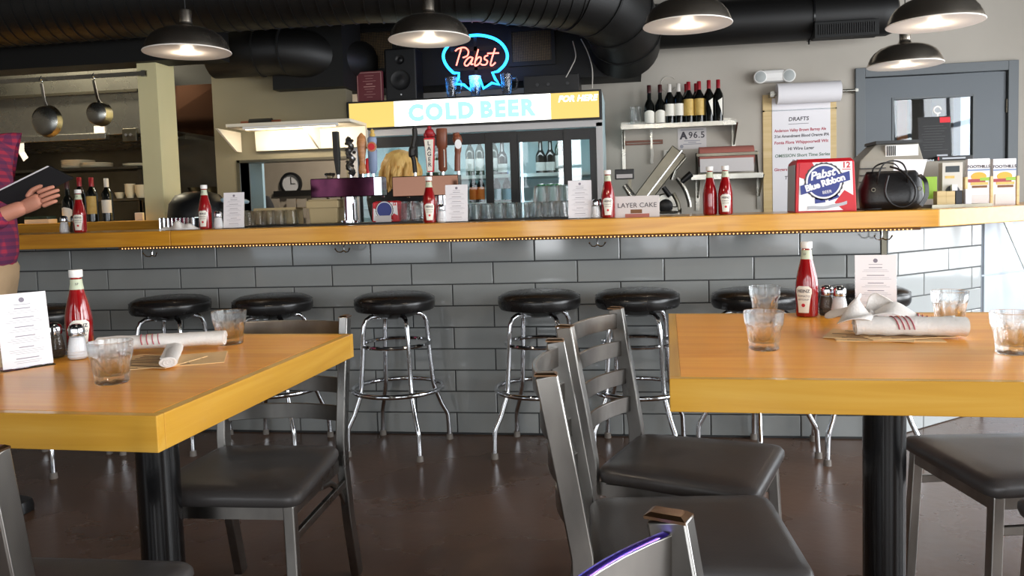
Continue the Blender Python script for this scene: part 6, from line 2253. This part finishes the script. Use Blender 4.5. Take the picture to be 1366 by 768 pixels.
# the book held in the hand
BY = PY - .055
pts = [P(-14, 262, BY), P(68, 221, BY), P(97, 239, BY), P(20, 276, BY)]
c_ = sum(pts, Vector()) / 4
bk = thing('check_presenter', 'black check book with white pages held by the person in plaid', 'book', tuple(c_))
ax = (pts[1] - pts[0] + pts[2] - pts[3]) / 2
ay = (pts[2] - pts[1] + pts[3] - pts[0]) / 2
nrm = ax.cross(ay).normalized()
if nrm.y > 0:
    nrm = -nrm


def slab(z0, z1, k, up, name, m):
    lo = [(ax * sx * .5 * k + ay * sy * .5 * k - ay * up) for sx, sy in ((-1, -1), (1, -1), (1, 1), (-1, 1))]
    return MB().loft([[tuple(p + nrm * z0) for p in lo], [tuple(p + nrm * z1) for p in lo]]).build(name, m, bk, 0, .001)


slab(0, .004, 1.0, 0, 'cover', 'dark_cloth')
slab(-.009, 0, .97, .1, 'pages', 'paper')
slab(-.013, -.009, 1.0, .08, 'cover', 'black_plastic')

# ---- the blond person behind the tap towers, back to us
hp = P(529, 222, 1.4)
b0_ = Vector((hp.x, 1.4, 0))
HZ = hp.z - .02
body = [[('pel', (0, -.02, .82), (.12, .16)), ('waist', (0, -.02, .93), (.11, .14)), ('chest', (0, .03, 1.12), (.11, .155)), ('neckb', (0, .06, HZ - .17), .06), ('neck', (0, .07, HZ - .11), .05), ('h0', (0, .09, HZ - .06), .06), ('h1', (0, .09, HZ + .01), (.078, .095)), ('h2', (0, .08, HZ + .07), (.07, .08))],
        [('chest', (), 0), ('shr', (.17, .05, 1.2), .055), ('elr', (.2, .2, 1.03), .04), ('wrr', (.12, .38, 1.02), .027)],
        [('chest', (), 0), ('shl', (-.17, .05, 1.2), .055), ('ell', (-.2, .2, 1.03), .04), ('wrl', (-.12, .38, 1.02), .027)],
        [('pel', (), 0), ('hipr', (.09, -.02, .76), .085), ('knr', (.1, .02, .42), .056), ('anr', (.1, -.02, .08), .04), ('toer', (.11, .1, .035), .035)],
        [('pel', (), 0), ('hipl', (-.09, -.02, .76), .085), ('knl', (-.1, .02, .42), .056), ('anl', (-.1, -.02, .08), .04), ('toel', (-.11, .1, .035), .035)]]
v, e, r = clean(body)
hm = hand_meshes(Vector((.12, .38, 1.02)), Vector((-.1, .9, -.1)), Vector((0, 0, -1)), 1, (.2, .4, .3)) + hand_meshes(Vector((-.12, .38, 1.02)), Vector((.1, .9, -.1)), Vector((0, 0, -1)), -1, (.2, .4, .3))
p2 = skinned('person', v, e, r, 'skin', None, 0, 2, b0_, hm)
tag(p2, 'person with shoulder-length blond hair seen from behind at the beer taps', 'person')
v, e, r = clean([[('hem', (0, -.02, .8), (.135, .175)), ('w', (0, -.02, .93), (.128, .16)), ('c', (0, .03, 1.12), (.13, .175)), ('n', (0, .06, HZ - .17), .08)],
                 [('c', (), 0), ('sr', (.175, .05, 1.195), .075), ('er', (.2, .2, 1.03), .055), ('cr', (.15, .3, 1.025), .045)],
                 [('c', (), 0), ('sl', (-.175, .05, 1.195), .075), ('el', (-.2, .2, 1.03), .055), ('cl', (-.15, .3, 1.025), .045)]])
skinned('shirt', v, e, r, 'dark_cloth', p2)
v, e, r = clean([[('b', (0, -.02, .86), (.125, .165)), ('p', (0, -.02, .78), (.13, .17))], [('p', (), 0), ('hr', (.09, -.02, .72), .1), ('kr', (.1, .02, .42), .07), ('ar', (.1, -.02, .09), .055)], [('p', (), 0), ('hl', (-.09, -.02, .72), .1), ('kl', (-.1, .02, .42), .07), ('al', (-.1, -.02, .09), .055)]])
skinned('trousers', v, e, r, 'dark_cloth', p2)
# hair: a cap with hanging wavy locks
hr = MB()
hr.ball((0, .075, HZ + .03), (.118, .115, .108), 24)
cap = hr.build('hair', 'hair_blond', p2)
lk = MB()
rnd = random.Random(11)
for k in range(46):
    a_ = math.radians(rnd.uniform(-205, 25))
    ca, sa = math.cos(a_), math.sin(a_)
    R0 = rnd.uniform(.085, .104)
    x0, y0 = R0 * 1.22 * ca, .075 + R0 * 1.05 * sa
    zt_k = HZ + rnd.uniform(.03, .11)
    f = math.sqrt(max(.12, 1 - ((zt_k - HZ - .03) / .105) ** 2))
    ph = rnd.uniform(0, 6)
    zb_k = HZ - rnd.uniform(.09, .15)
    pts = []
    for j in range(9):
        s_ = j / 8
        z = zt_k + (zb_k - zt_k) * s_
        g_ = f + (1.05 - f) * min(1, s_ * 2.2)
        pts.append((x0 * g_ + .008 * math.sin(ph + s_ * 9), y0 * g_ - .075 * (g_ - 1) + .008 * math.cos(ph + s_ * 8), z))
    lk.tube(pts, [.008, .013, .016, .017, .017, .016, .014, .011, .005], 6)
lk.build('lock', 'hair_blond', cap, 60)
